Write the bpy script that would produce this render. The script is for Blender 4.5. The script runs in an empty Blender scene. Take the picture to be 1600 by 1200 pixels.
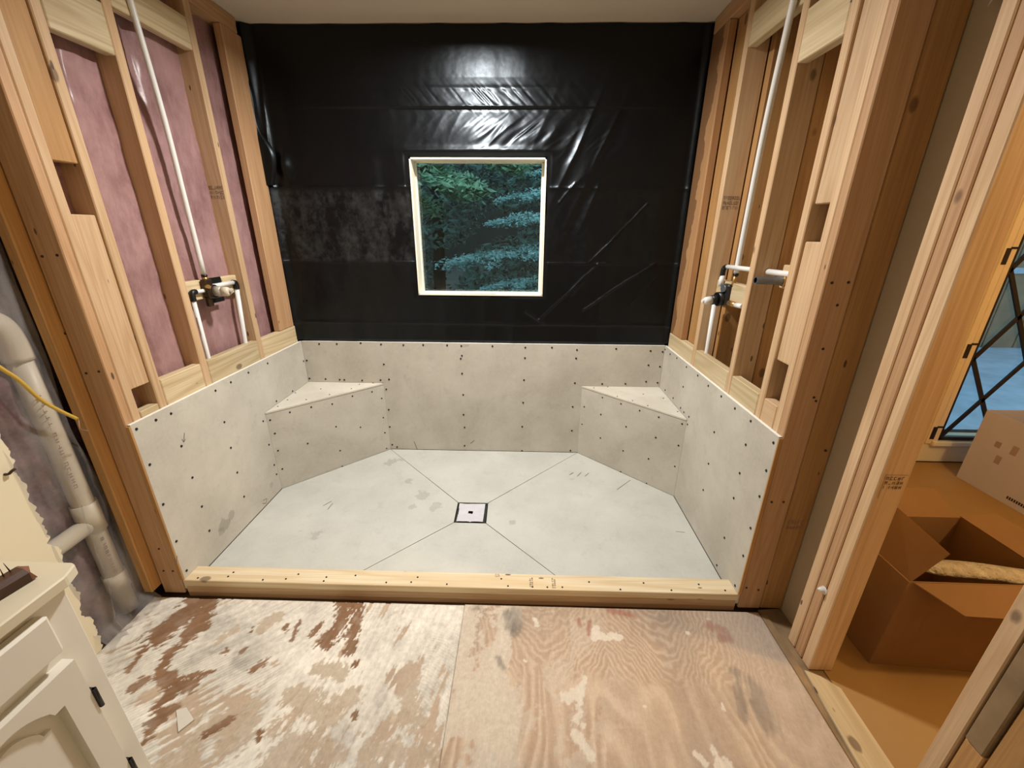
import bpy, bmesh, math, random
import numpy as np
from mathutils import Vector, Matrix

S = bpy.context.scene
COL = S.collection
# ---------------------------------------------------------------- camera
cam_d = bpy.data.cameras.new('camera'); cam = bpy.data.objects.new('camera', cam_d); COL.objects.link(cam)
cam_d.sensor_fit = 'HORIZONTAL'; cam_d.sensor_width = 36.0; cam_d.lens = 638.02 / 1600 * 36; cam_d.clip_start = .02
def _cam():
    p, y, r = .35711, .023573, .006723
    fw = Vector((-math.sin(y)*math.cos(p), math.cos(y)*math.cos(p), -math.sin(p)))
    ri = Vector((math.cos(y), math.sin(y), 0)); up = ri.cross(fw)
    r2 = math.cos(r)*ri + math.sin(r)*up; u2 = -math.sin(r)*ri + math.cos(r)*up
    m = Matrix((r2, u2, -fw)).transposed().to_4x4(); m.translation = (0, 0, 1.46471)
    return m
cam.matrix_world = _cam(); S.camera = cam
# ---------------------------------------------------------------- world (dusk), exposure
W = bpy.data.worlds.new('dusk'); S.world = W; W.use_nodes = True
bg = W.node_tree.nodes['Background']; bg.inputs[0].default_value = (.38, .62, .73, 1); bg.inputs[1].default_value = 1.8
S.view_settings.view_transform = 'Standard'; S.view_settings.look = 'None'
S.view_settings.exposure = -0.10; S.view_settings.gamma = 1.0; S.view_settings.use_curve_mapping = False
# ---------------------------------------------------------------- lamps of the place, plus an added fill
def area(name, loc, size, power, col, rot=(0, 0, 0)):
    l = bpy.data.lights.new(name, 'AREA'); l.shape = 'DISK'; l.size = size; l.energy = power; l.color = col
    o = bpy.data.objects.new(name, l); COL.objects.link(o); o.location = loc; o.rotation_euler = rot; l.spread = math.radians(168); return o
def point(name, loc, r, power, col):
    l = bpy.data.lights.new(name, 'POINT'); l.shadow_soft_size = r; l.energy = power; l.color = col
    o = bpy.data.objects.new(name, l); COL.objects.link(o); o.location = loc; return o
area('shower_downlight', (-.265, 1.85, 2.425), .15, 51, (1, .965, .915))
area('added_fill_light', (-.15, -1.0, 2.425), .15, 4, (1, .92, .80))  # weak fill added behind the camera to lift the shaded faces
point('closet_bulb', (2.3, .60, 2.15), .05, 56, (1, .65, .29))

S_BACK = [(-1.304,2.522,0.779),(-1.189,2.522,0.78),(-1.033,2.522,0.788),(-0.902,2.522,0.781),(-0.758,2.522,0.779),(-0.63,2.522,0.781),(-0.476,2.522,0.781),(-0.385,2.522,0.778),(-0.186,2.522,0.779),(0.024,2.522,0.773),(0.193,2.522,0.775),(0.353,2.522,0.761),(0.6,2.522,0.772),(0.819,2.522,0.761),(0.895,2.522,0.756),(-1.404,2.522,0.666),(-0.898,2.522,0.647),(-0.384,2.522,0.713),(-0.392,2.522,0.693),(0.023,2.522,0.703),(0.351,2.522,0.705),(0.817,2.522,0.666),(0.891,2.522,0.657),(-0.387,2.522,0.591),(0.019,2.522,0.552),(-0.874,2.522,0.543),(0.353,2.522,0.536),(0.532,2.522,0.533),(0.683,2.522,0.536),(0.815,2.522,0.553),(0.89,2.522,0.547),(-1.407,2.522,0.541),(-1.299,2.522,0.539),(-1.205,2.522,0.536),(-1.174,2.522,0.535),(-1.055,2.522,0.533),(-0.931,2.522,0.537),(-0.9,2.522,0.472),(-0.385,2.522,0.441),(0.016,2.522,0.391),(0.348,2.522,0.367),(-0.898,2.522,0.323),(-0.388,2.522,0.295),(-0.904,2.522,0.193),(-0.384,2.522,0.199),(0.013,2.522,0.212),(0.353,2.522,0.188),(-0.389,2.522,0.056),(-0.9,2.522,0.054),(-0.867,2.522,0.036),(0.014,2.522,0.024),(0.352,2.522,0.033)]
S_BLF = [(-1.33,2.115,0.481),(-1.246,2.197,0.479),(-1.16,2.282,0.464),(-1.068,2.372,0.481),(-0.975,2.463,0.476),(-0.919,2.518,0.514),(-0.932,2.506,0.413),(-1.405,2.041,0.465),(-1.399,2.047,0.378),(-1.401,2.045,0.268),(-1.4,2.046,0.145),(-1.159,2.283,0.309),(-1.051,2.389,0.254),(-1.286,2.158,0.255),(-1.158,2.284,0.137),(-0.935,2.503,0.272),(-0.935,2.502,0.158),(-0.936,2.502,0.035),(-1.16,2.282,0.021)]
S_BLT = [(-1.392,2.112,0.517),(-1.388,2.209,0.517),(-1.401,2.323,0.517),(-1.28,2.218,0.517),(-1.275,2.394,0.517),(-1.177,2.301,0.517),(-1.083,2.407,0.517),(-1.062,2.487,0.517),(-0.982,2.516,0.517)]
S_BRF = [(0.518,2.41,0.483),(0.614,2.317,0.481),(0.705,2.229,0.477),(0.792,2.145,0.475),(0.889,2.051,0.48),(0.423,2.502,0.377),(0.517,2.41,0.365),(0.418,2.507,0.246),(0.651,2.281,0.344),(0.527,2.401,0.2),(0.791,2.145,0.344),(0.889,2.051,0.346),(0.65,2.282,0.175),(0.773,2.163,0.191),(0.889,2.052,0.21),(0.65,2.282,0.021),(0.78,2.157,0.021)]
S_BRT = [(0.473,2.487,0.517),(0.567,2.511,0.517),(0.714,2.527,0.517),(0.885,2.534,0.517),(0.594,2.347,0.517),(0.671,2.281,0.517),(0.765,2.39,0.517),(0.741,2.21,0.517),(0.87,2.328,0.517),(0.887,2.131,0.517)]
S_LEFT = [(-1.417,1.318,0.773),(-1.417,1.402,0.77),(-1.417,1.473,0.765),(-1.417,1.728,0.765),(-1.417,1.835,0.767),(-1.417,1.972,0.77),(-1.417,2.141,0.767),(-1.417,1.474,0.615),(-1.417,1.731,0.602),(-1.417,1.729,0.464),(-1.417,1.999,0.478),(-1.417,1.321,0.62),(-1.417,1.479,0.458),(-1.417,1.728,0.324),(-1.417,2.003,0.33),(-1.417,2.008,0.195),(-1.417,1.319,0.439),(-1.417,1.481,0.306),(-1.417,1.731,0.178),(-1.417,2.01,0.131),(-1.417,2.148,0.535),(-1.417,2.323,0.529),(-1.417,2.504,0.667),(-1.417,1.32,0.255),(-1.417,1.481,0.173),(-1.417,1.32,0.099)]
S_RIGHT = [(0.905,2.416,0.772),(0.905,2.303,0.781),(0.905,2.152,0.776),(0.905,1.999,0.78),(0.905,1.869,0.773),(0.905,1.731,0.774),(0.905,1.603,0.771),(0.905,1.476,0.773),(0.905,1.317,0.764),(0.905,1.473,0.67),(0.905,1.73,0.594),(0.905,2.153,0.66),(0.905,2.412,0.539),(0.905,2.267,0.545),(0.905,2.142,0.536),(0.905,2.089,0.533),(0.905,2.018,0.539),(0.905,2.019,0.493),(0.905,2.51,0.775),(0.905,1.73,0.594),(0.905,1.725,0.428),(0.905,1.469,0.54),(0.905,1.317,0.649),(0.905,1.725,0.279),(0.905,1.47,0.417),(0.905,1.317,0.536),(0.905,1.47,0.209),(0.905,1.321,0.386),(0.905,1.322,0.248),(0.905,1.479,0.046),(0.905,1.325,0.088)]
S_CURB = [(-1.368,1.31,0.069),(-1.237,1.345,0.069),(-1.245,1.322,0.069),(-1.086,1.309,0.069),(-0.951,1.344,0.069),(-0.991,1.317,0.069),(-0.825,1.311,0.069),(-0.823,1.332,0.069),(-0.702,1.345,0.069),(-0.558,1.312,0.069),(-0.432,1.344,0.069),(-0.453,1.317,0.069),(-0.3,1.311,0.069),(-0.042,1.31,0.069),(0.061,1.309,0.069),(0.123,1.309,0.069),(0.186,1.311,0.069),(0.302,1.342,0.069),(0.427,1.307,0.069),(0.533,1.344,0.069),(0.639,1.31,0.069),(0.765,1.344,0.069),(0.863,1.316,0.069),(-0.072,1.347,0.069)]
N_LPOST = [(-1.498,1.294,1.383),(-1.449,1.294,1.387),(-1.499,1.294,0.998),(-1.452,1.294,1.005),(-1.523,1.294,1.137),(-1.726,1.294,0.717),(-1.473,1.294,0.238),(-1.488,1.294,0.122),(-1.448,1.294,0.122)]
N_RPOST = [(0.939,1.294,1.325),(0.988,1.294,1.327),(0.974,1.294,1.258),(0.968,1.294,1.118),(0.983,1.294,0.95),(0.993,1.294,0.937),(1.076,1.294,0.749),(0.938,1.294,0.529),(0.981,1.294,0.53),(0.931,1.294,0.111),(0.981,1.294,0.101)]
F_BROWN = [([(-1.354,1.244),(-1.341,1.205),(-1.353,1.166),(-1.365,1.129),(-1.377,1.085)],0.05),([(-1.309,1.256),(-1.276,1.188),(-1.276,1.132)],0.035),([(-1.27,1.227),(-1.245,1.124),(-1.262,1.064),(-1.283,1.031),(-1.26,0.985),(-1.257,0.963)],0.018),([(-1.257,0.963),(-1.192,0.93),(-1.113,0.922)],0.022),([(-1.183,0.937),(-1.132,0.956),(-1.085,0.968)],0.012),([(-1.393,1.085),(-1.383,1.02),(-1.374,0.96)],0.01),([(-1.29,0.941),(-1.302,0.906)],0.018),([(-1.17,0.903),(-1.157,0.871),(-1.169,0.851),(-1.129,0.837),(-1.135,0.804),(-1.14,0.776)],0.022),([(-0.738,1.264),(-0.695,1.265),(-0.661,1.246)],0.03),([(-0.696,1.225),(-0.707,1.15),(-0.72,1.089)],0.03),([(-0.658,1.217),(-0.638,1.143),(-0.624,1.067)],0.025),([(-0.776,1.166),(-0.788,1.121)],0.012),([(-1.073,1.043),(-1.077,1.037)],0.014),([(-1.019,1.049),(-1.02,1.043)],0.01),([(-0.913,1.003),(-0.927,0.984),(-0.939,0.973)],0.014),([(-0.582,1.01),(-0.583,1.006)],0.012),([(-0.914,1.157),(-0.909,1.135)],0.01),([(-0.912,0.828),(-0.935,0.804),(-0.964,0.781)],0.01),([(-0.791,0.786),(-0.784,0.769)],0.01),([(-0.521,0.852),(-0.516,0.84)],0.009),([(-1.217,1.143),(-1.22,1.125)],0.008),([(-1.04,1.139),(-1.036,1.126)],0.008),([(-0.872,1.181),(-0.858,1.093)],0.007)]
F_TAN = [([(-0.874,0.86),(-0.873,0.842)],0.03),([(-0.854,0.812),(-0.861,0.773)],0.05),([(-0.961,0.804),(-0.977,0.78)],0.04),([(-0.656,0.741),(-0.682,0.72)],0.07),([(-0.557,0.744),(-0.53,0.74)],0.025),([(-0.593,0.838),(-0.611,0.82),(-0.664,0.873),(-0.745,0.896)],0.035),([(-0.595,0.875),(-0.551,0.902)],0.03),([(-0.439,0.748),(-0.352,0.75)],0.035),([(-0.266,0.758),(-0.247,0.753)],0.03),([(-0.765,0.821),(-0.762,0.792)],0.018),([(-0.37,0.99),(-0.343,0.857)],0.035),([(-0.393,0.844),(-0.284,0.835)],0.02),([(-0.45,0.727),(-0.404,0.718)],0.03),([(-0.489,0.795),(-0.478,0.793)],0.008),([(-0.329,0.805),(-0.31,0.806)],0.01),([(-0.985,0.716),(-1.021,0.7)],0.03),([(-0.637,0.79),(-0.64,0.785)],0.012),([(-1.007,0.838),(-1.007,0.82)],0.013),([(-0.977,1.187),(-0.997,1.15)],0.03),([(-0.62,0.982),(-0.697,0.987)],0.03),([(-1.099,1.129),(-1.134,1.084)],0.02)]
F_WHITE_R = [([(0.071,1.211),(0.078,1.183)],0.008),([(0.308,1.181),(0.294,1.145),(0.39,1.148)],0.016),([(0.175,0.923),(0.211,0.938),(0.2,0.849)],0.02),([(0.184,0.82),(0.211,0.782),(0.22,0.762)],0.015),([(0.239,0.987),(0.213,0.899)],0.012),([(0.028,1.043),(0.03,1.041)],0.006),([(0.422,0.902),(0.424,0.901)],0.006),([(0.77,1.237),(0.777,1.235)],0.006),([(0.663,1.174),(0.671,1.173)],0.006),([(0.685,0.913),(0.683,0.9)],0.008),([(0.595,0.788),(0.596,0.778)],0.01),([(0.544,0.771),(0.556,0.756)],0.012),([(0.607,0.747),(0.62,0.748)],0.02)]
F_RED = [([(0.773,1.205),(0.814,1.188)],0.025),([(0.784,1.156),(0.822,1.153)],0.018),([(0.247,1.216),(0.251,1.189)],0.012),([(0.287,1.208),(0.279,1.154)],0.01),([(0.389,1.259),(0.47,1.242)],0.02)]
F_GREY = [([(-0.014,1.256),(-0.004,1.163)],0.03),([(-0.048,1.236),(-0.037,1.18)],0.025),([(0.82,0.956),(0.799,0.879)],0.04),([(0.784,1.025),(0.732,0.877)],0.02),([(-0.071,1.052),(-0.046,1.015)],0.012),([(-0.17,1.261),(-0.186,1.251)],0.02)]
MARKS_L = [((-1.417, 1.506, 0.661), (-1.417, 1.491, 0.627)), ((-1.417, 1.486, 0.642), (-1.417, 1.49, 0.625)), ((-1.417, 1.503, 0.633), (-1.417, 1.49, 0.625)), ((-1.417, 1.304, 0.195), (-1.417, 1.289, 0.17)), ((-1.417, 1.286, 0.192), (-1.417, 1.289, 0.17)), ((-1.417, 1.855, 0.063), (-1.417, 1.888, 0.052)), ((-1.417, 1.888, 0.052), (-1.417, 1.874, 0.031)), ((-1.417, 1.874, 0.031), (-1.417, 1.845, 0.049))]
MARKS_P = [((-1.099, 1.879, 0.018), (-1.07, 1.921, 0.018)), ((-1.059, 1.847, 0.018), (-1.055, 1.904, 0.018)), ((0.551, 1.5, 0.018), (0.547, 1.432, 0.018)), ((0.84, 1.643, 0.018), (0.855, 1.608, 0.018)), ((0.835, 1.574, 0.018), (0.863, 1.583, 0.018)), ((0.863, 1.583, 0.018), (0.862, 1.534, 0.018)), ((0.862, 1.534, 0.018), (0.831, 1.517, 0.018)), ((0.317, 2.239, 0.018), (0.345, 2.269, 0.018)), ((0.364, 2.226, 0.018), (0.395, 2.271, 0.018)), ((0.413, 2.228, 0.018), (0.443, 2.265, 0.018)), ((0.585, 2.09, 0.018), (0.691, 2.195, 0.018)), ((0.792, 1.734, 0.018), (0.855, 1.726, 0.019))]
MARKS_B = [((-0.743, 2.522, 0.081), (-0.725, 2.522, 0.021)), ((-0.348, 2.522, 0.074), (-0.32, 2.522, 0.1))]
# ================================================================ helpers
xL, xR, yB, yF, zT, zK, zP, zS = -1.4171, .9051, 2.5223, 1.2985, .7964, .0693, .0189, .5172
yLb, yRb, bl, br = 2.0295, 2.0356, -.9146, .4013
CEIL = 2.44; PI_ = math.pi
R = random.Random(7)
def lin(h):
    if isinstance(h, str): c = [int(h[i:i+2], 16)/255 for i in (0, 2, 4)]
    else: c = [v/255 for v in h]
    return tuple(v/12.92 if v <= .04045 else ((v+.055)/1.055)**2.4 for v in c) + (1,)
class NT:
    def __init__(s, name):
        s.m = bpy.data.materials.new(name); s.m.use_nodes = True; s.t = s.m.node_tree
        s.b = s.t.nodes['Principled BSDF']; s.out = s.t.nodes['Material Output']
    def n(s, typ, **k):
        nd = s.t.nodes.new(typ)
        for a, v in k.items(): setattr(nd, a, v)
        return nd
    def l(s, a, b): s.t.links.new(a, b); return b
    def put(s, sock, v):
        if hasattr(v, 'is_output') or isinstance(v, bpy.types.NodeSocket): s.l(v, sock)
        else: sock.default_value = v
    def math(s, op, a, b=None, c=None):
        nd = s.n('ShaderNodeMath', operation=op)
        for i, v in enumerate((a, b, c)):
            if v is not None: s.put(nd.inputs[i], v)
        return nd.outputs[0]
    def vmath(s, op, a, b=None):
        nd = s.n('ShaderNodeVectorMath', operation=op); s.put(nd.inputs[0], a)
        if b is not None: s.put(nd.inputs[1], b)
        return nd.outputs[0]
    def mix(s, f, a, b, blend='MIX'):
        nd = s.n('ShaderNodeMix', data_type='RGBA', blend_type=blend)
        s.put(nd.inputs[0], f); s.put(nd.inputs[6], a); s.put(nd.inputs[7], b); return nd.outputs[2]
    def ramp(s, v, lo, hi, a=0., b=1.):
        nd = s.n('ShaderNodeMapRange'); s.put(nd.inputs[0], v)
        for i, q in enumerate((lo, hi, a, b)): nd.inputs[i+1].default_value = q
        return nd.outputs[0]
    def noise(s, vec, scale, detail=3, rough=.55, dist=0):
        nd = s.n('ShaderNodeTexNoise'); s.put(nd.inputs['Vector'], vec)
        for k, v in (('Scale', scale), ('Detail', detail), ('Roughness', rough), ('Distortion', dist)): nd.inputs[k].default_value = v
        return nd.outputs[0]
    def voro(s, vec, scale, feat='F1'):
        nd = s.n('ShaderNodeTexVoronoi', feature=feat); s.put(nd.inputs['Vector'], vec); nd.inputs['Scale'].default_value = scale
        return nd.outputs['Distance']
    def co(s, rnd=True):
        tc = s.n('ShaderNodeTexCoord'); v = tc.outputs['Object']
        if rnd:
            oi = s.n('ShaderNodeObjectInfo'); s.rnd = oi.outputs['Random']
            v = s.vmath('ADD', v, s.math('MULTIPLY', s.rnd, 41.))
        return v
    def scale(s, v, x, y, z): return s.vmath('MULTIPLY', v, (x, y, z))
    def fin(s, col=None, rough=None, bump=None, bs=.3, bd=.002, **k):
        if col is not None: s.put(s.b.inputs['Base Color'], col)
        if rough is not None: s.put(s.b.inputs['Roughness'], rough)
        if bump is not None:
            b = s.n('ShaderNodeBump'); b.inputs['Strength'].default_value = bs; b.inputs['Distance'].default_value = bd
            s.l(bump, b.inputs['Height']); s.l(b.outputs[0], s.b.inputs['Normal'])
        for a, v in k.items(): s.put(s.b.inputs[a], v)
        return s.m
def plain(name, col, rough=.5, metal=0., var=.12, sc=14., bs=.15):
    m = NT(name); v = m.co(); n = m.noise(v, sc, 4)
    c = m.mix(m.ramp(n, .3, .7), lin(col), tuple(q*(1-var) for q in lin(col)[:3])+(1,))
    return m.fin(c, rough, n, bs, .001, Metallic=metal)
def wood(name, base, dark, axis, ring=.42, knots=True, rough=.62, spot=None):
    m = NT(name); v = m.co()
    sx = {'z': (1, 1, .055), 'y': (1, .055, 1), 'x': (.055, 1, 1)}[axis]
    st = m.scale(v, *sx)
    n1 = m.noise(st, 7, 2, .5, .4)
    rg = m.math('MULTIPLY_ADD', m.math('SINE', m.math('MULTIPLY', n1, 70.)), .5, .5)
    rg = m.math('POWER', rg, 2.2)
    fib = m.noise(m.scale(v, *[1 if q == 1 else .02 for q in sx]), 190, 2)
    bl_ = m.noise(m.scale(v, *[1 if q == 1 else .35 for q in sx]), 5.5, 3)
    b, d = lin(base), lin(dark)
    c = m.mix(m.math('MULTIPLY', rg, ring), b, d)
    c = m.mix(m.ramp(fib, .32, .68, 0, .45), c, d)
    c = m.mix(m.ramp(bl_, .40, .70, 0, .6), c, m.mix(.5, b, d))
    if knots:
        kd = m.voro(m.scale(v, *[1 if q == 1 else .6 for q in sx]), 5.6)
        kn = m.ramp(m.math('ADD', kd, m.math('MULTIPLY', m.math('SUBTRACT', fib, .5), .03)), .062, .088, 1, 0)
        c = m.mix(m.math('MULTIPLY', kn, .66), c, lin('4a2c17'))
        hd = m.voro(m.scale(v, *[1 if q == 1 else .35 for q in sx]), 15)
        c = m.mix(m.math('MULTIPLY', m.ramp(hd, .06, .08, 1, 0), .8), c, lin('2a180e'))
    br_ = m.math('MULTIPLY_ADD', m.rnd, .26, .83)
    hs = m.n('ShaderNodeHueSaturation'); m.l(br_, hs.inputs['Value']); m.l(c, hs.inputs['Color'])
    c = hs.outputs[0]
    if spot: c = spot(m, v, c)
    return m.fin(c, rough, fib, .18, .0012)
M = {}
for ax in 'xyz':
    M['pine_'+ax] = wood('pine_'+ax, 'dfc09a', 'b98f62', ax)
    M['pale_'+ax] = wood('pale_pine_'+ax, 'dccaa6', 'b0966a', ax, .55)
    M['fir_'+ax] = wood('fir_'+ax, 'c9a27a', '9c7048', ax, .3)
    M['amber_'+ax] = wood('aged_pine_'+ax, 'c89a60', '946537', ax, .25)
def _stain(m, v, c):
    tc = m.n('ShaderNodeTexCoord'); sp = m.n('ShaderNodeSeparateXYZ'); m.l(tc.outputs['Object'], sp.inputs[0])
    n = m.noise(m.scale(tc.outputs['Object'], .3, .5, 1), 4.5, 4, .6)
    e = m.math('ADD', m.math('ADD', sp.outputs[1], m.math('MULTIPLY', m.math('SUBTRACT', n, .5), .22)), m.math('MULTIPLY', m.ramp(sp.outputs[2], -1.2, 1.2, -.06, .07), 1.))
    return m.mix(m.ramp(e, .0, .004), c, lin('7c5836'))
M['stained'] = wood('water_stained_pine', 'c79a6b', '9a6b40', 'z', .3, True, .7, _stain)
M['curbtop'] = wood('curb_pine', 'f1e4c6', 'cfae78', 'x', .5)
def _dirt(m, v, c):
    n = m.noise(v, 13, 5, .7)
    return m.mix(m.ramp(n, .55, .75), c, lin('3a2718'))
M['dirty'] = plain('dusty_plaster', '9f8462', .9, 0, .45, 9, .5)
def lnk(name, me, mat, parent=None, smooth=False):
    if mat: me.materials.append(mat)
    o = bpy.data.objects.new(name, me); COL.objects.link(o)
    if parent: o.parent = parent
    if smooth: me.polygons.foreach_set('use_smooth', [True]*len(me.polygons))
    return o
def bm_obj(name, bm, mat, parent=None, smooth=False, loc=(0, 0, 0)):
    bmesh.ops.recalc_face_normals(bm, faces=bm.faces[:])
    me = bpy.data.meshes.new(name); bm.to_mesh(me); bm.free()
    o = lnk(name, me, mat, parent, smooth); o.location = loc; return o
def pw(parent):   # world offset of an unrotated parent chain
    v = Vector((0, 0, 0))
    while parent: v += parent.location; parent = parent.parent
    return v
def box(name, x0, x1, y0, y1, z0, z1, mat, parent=None, bev=.002):
    bm = bmesh.new(); c = Vector(((x0+x1)/2, (y0+y1)/2, (z0+z1)/2)); h = ((x1-x0)/2, (y1-y0)/2, (z1-z0)/2)
    bmesh.ops.create_cube(bm, size=2, matrix=Matrix.Diagonal((*h, 1)))
    if bev: bmesh.ops.bevel(bm, geom=bm.edges[:], offset=min(bev, min(h)*.6), segments=1, affect='EDGES')
    return bm_obj(name, bm, mat, parent, False, c - pw(parent))
def meshpy(name, vs, fs, mat, parent=None, smooth=False, origin=None):
    vs = np.asarray(vs, float); o = np.asarray(origin if origin is not None else vs.mean(0))
    me = bpy.data.meshes.new(name); me.from_pydata((vs-o).tolist(), [], [list(f) for f in fs]); me.update()
    ob = lnk(name, me, mat, parent, smooth); ob.location = Vector(o) - pw(parent); return ob
def prism(name, top, thick, mat, parent=None, d=None, bev=0):
    """polygon (3-D points) given thickness along d"""
    n = len(top); a = [Vector(p) for p in top]
    if d is None: d = (a[1]-a[0]).cross(a[2]-a[0]).normalized()*-1
    d = Vector(d)*thick
    bm = bmesh.new(); c = sum(a, Vector())/n
    t = [bm.verts.new(p-c) for p in a]; b = [bm.verts.new(p+d-c) for p in a]
    bm.faces.new(t); bm.faces.new(b[::-1])
    for i in range(n): bm.faces.new((t[i], b[i], b[(i+1) % n], t[(i+1) % n]))
    if bev: bmesh.ops.bevel(bm, geom=bm.edges[:], offset=bev, segments=1, affect='EDGES')
    bmesh.ops.triangulate(bm, faces=[f for f in bm.faces if len(f.verts) > 4])
    return bm_obj(name, bm, mat, parent, False, c - pw(parent))
def tubemesh(pts, r, seg=14, cap=True):
    pts = [Vector(p) for p in pts]; n = len(pts); rs = r if isinstance(r, (list, tuple)) else [r]*n
    vs, fs = [], []; t0 = (pts[1]-pts[0]).normalized()
    u = t0.orthogonal().normalized()
    for i, p in enumerate(pts):
        t = (pts[min(i+1, n-1)]-pts[max(i-1, 0)]).normalized()
        u = (u - t*u.dot(t)).normalized(); w = t.cross(u)
        for k in range(seg):
            a = 2*math.pi*k/seg; vs.append(p + (u*math.cos(a)+w*math.sin(a))*rs[i])
    for i in range(n-1):
        for k in range(seg):
            fs.append((i*seg+k, i*seg+(k+1) % seg, (i+1)*seg+(k+1) % seg, (i+1)*seg+k))
    if cap: fs += [tuple(range(seg))[::-1], tuple((n-1)*seg+k for k in range(seg))]
    return vs, fs
def tube(name, pts, r, mat, parent=None, seg=14, cap=True):
    vs, fs = tubemesh(pts, r, seg, cap)
    o = meshpy(name, [tuple(v) for v in vs], fs, mat, parent, True)
    for p in o.data.polygons:
        if len(p.vertices) > 4: p.use_smooth = False
    return o
def smooth_pts(P, k=8):
    P = [Vector(p) for p in P]; Q = [P[0]*2-P[1]]+P+[P[-1]*2-P[-2]]; out = []
    for i in range(1, len(Q)-2):
        for j in range(k):
            t = j/k; a, b, c, d = Q[i-1:i+3]
            out.append(.5*((2*b)+(c-a)*t+(2*a-5*b+4*c-d)*t*t+(3*b-a-3*c+d)*t**3))
    return out+[P[-1]]
def empty(name, loc=(0, 0, 0)):
    o = bpy.data.objects.new(name, None); o.empty_display_size = .05; COL.objects.link(o); o.location = loc; return o
def tag(o, label, cat, group=None):
    o['label'] = label; o['category'] = cat
    if group: o['group'] = group
    return o
def thing(name, loc, label, cat, group=None): return tag(empty(name, loc), label, cat, group)
def struct(o, label=None):
    o['kind'] = 'structure'
    if label: o['label'] = label
    return o
# numpy value noise
def vn(x, y, seed=0):
    xi, yi = np.floor(x).astype(np.int64), np.floor(y).astype(np.int64); fx, fy = x-xi, y-yi
    fx, fy = fx*fx*(3-2*fx), fy*fy*(3-2*fy)
    def h(a, b):
        k = (a*374761393 + b*668265263 + seed*974711) & 0x7fffffff
        k = ((k ^ (k >> 13))*1274126177) & 0x7fffffff
        return ((k ^ (k >> 16)) & 0xffff)/65535.
    return (h(xi, yi)*(1-fx)+h(xi+1, yi)*fx)*(1-fy)+(h(xi, yi+1)*(1-fx)+h(xi+1, yi+1)*fx)*fy
def fbm(x, y, seed=0, o=4):
    s, a, t = 0, .5, 0
    for i in range(o): s = s+a*vn(x*2**i, y*2**i, seed+i*17); t += a; a *= .5
    return s/t
def sst(v, a, b):
    t = np.clip((v-a)/(b-a), 0, 1); return t*t*(3-2*t)
def grid_obj(name, P, mat, parent=None, cols=None, keep=None, smooth=True, origin=(0, 0, 0)):
    """P: (ny,nx,3) array"""
    ny, nx = P.shape[:2]; idx = np.arange(ny*nx).reshape(ny, nx)
    f = np.stack([idx[:-1, :-1], idx[:-1, 1:], idx[1:, 1:], idx[1:, :-1]], -1)
    f = f[keep] if keep is not None else f.reshape(-1, 4)
    me = bpy.data.meshes.new(name); V = P.reshape(-1, 3)-np.asarray(origin)
    me.vertices.add(len(V)); me.vertices.foreach_set('co', V.ravel())
    me.loops.add(len(f)*4); me.loops.foreach_set('vertex_index', f.ravel().astype(np.int32))
    me.polygons.add(len(f)); me.polygons.foreach_set('loop_start', np.arange(0, len(f)*4, 4, dtype=np.int32))
    me.polygons.foreach_set('use_smooth', np.full(len(f), smooth)); me.update(calc_edges=True); me.validate()
    if cols is not None:
        a = me.color_attributes.new('paint', 'FLOAT_COLOR', 'POINT')
        a.data.foreach_set('color', np.concatenate([cols.reshape(-1, 3), np.ones((ny*nx, 1))], 1).ravel())
    o = lnk(name, me, mat, parent); o.location = Vector(origin)-pw(parent); return o
# other materials
def board_mat(name, base, dark, blobs=()):
    m = NT(name); v = m.co(False); n = m.noise(v, 3.2, 5, .6); g = m.noise(v, 70, 3); sp = m.noise(v, 11, 5, .7)
    c = m.mix(m.ramp(n, .35, .65), lin(base), lin(dark))
    c = m.mix(m.ramp(sp, .56, .68, 0, .32), c, tuple(q*.78 for q in lin(dark)[:3])+(1,))
    c = m.mix(m.ramp(g, .3, .75, 0, .22), c, tuple(min(1, q*1.15) for q in lin(base)[:3])+(1,))
    for (bx, by, bz, r, s) in blobs:
        d = m.n('ShaderNodeVectorMath', operation='LENGTH'); m.l(m.vmath('SUBTRACT', v, (bx, by, bz)), d.inputs[0])
        dd = m.math('ADD', d.outputs[1+0] if len(d.outputs) > 1 else d.outputs[0], m.math('MULTIPLY', m.math('SUBTRACT', m.noise(v, 28, 4, .65), .5), r*2.2))
        c = m.mix(m.ramp(dd, r*.75, r*.9, s, 0), c, tuple(q*.52 for q in lin(dark)[:3])+(1,))
    return m.fin(c, .82, g, .12, .001)
BASEB, DARKB = 'ccc7bb', 'b7b1a5'
M['board'] = board_mat('backer_board', BASEB, DARKB)
M['board_l'] = board_mat('backer_board_stained', 'cecabf', 'bab5ab', [(0, 1.566, .136, .045, .5), (0, 1.625, .15, .028, .45), (0, 1.54, .118, .02, .4), (0, 1.95, .10, .02, .3)])
M['pan'] = board_mat('shower_pan_foam_board', 'cccdc6', 'bebfb9', [(-.863, 2.347, 0, .05, .4), (-.80, 2.38, 0, .03, .35), (-.681, 2.144, 0, .035, .4), (-.568, 2.003, 0, .05, .35), (-.60, 1.90, 0, .03, .35), (-.472, 1.90, 0, .05, .3), (-1.03, 1.64, 0, .04, .35), (-1.12, 1.66, 0, .025, .3), (-.037, 1.778, 0, .025, .4), (.33, 2.2, 0, .025, .25), (.35, 1.75, 0, .02, .25), (-.92, 1.72, 0, .02, .3)])
M['edge'] = plain('board_cut_edge', 'f0efe8', .8, 0, .05)
M['screw'] = plain('black_screw', '1b1d24', .5, .3, .2)
M['pex'] = plain('white_plastic_pipe', 'e9e9e6', .32, 0, .04)
M['pvc'] = plain('aged_white_pvc', 'd9cfba', .45, 0, .14, 5)
M['black'] = plain('black_plastic', '141414', .42, 0, .3)
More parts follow.
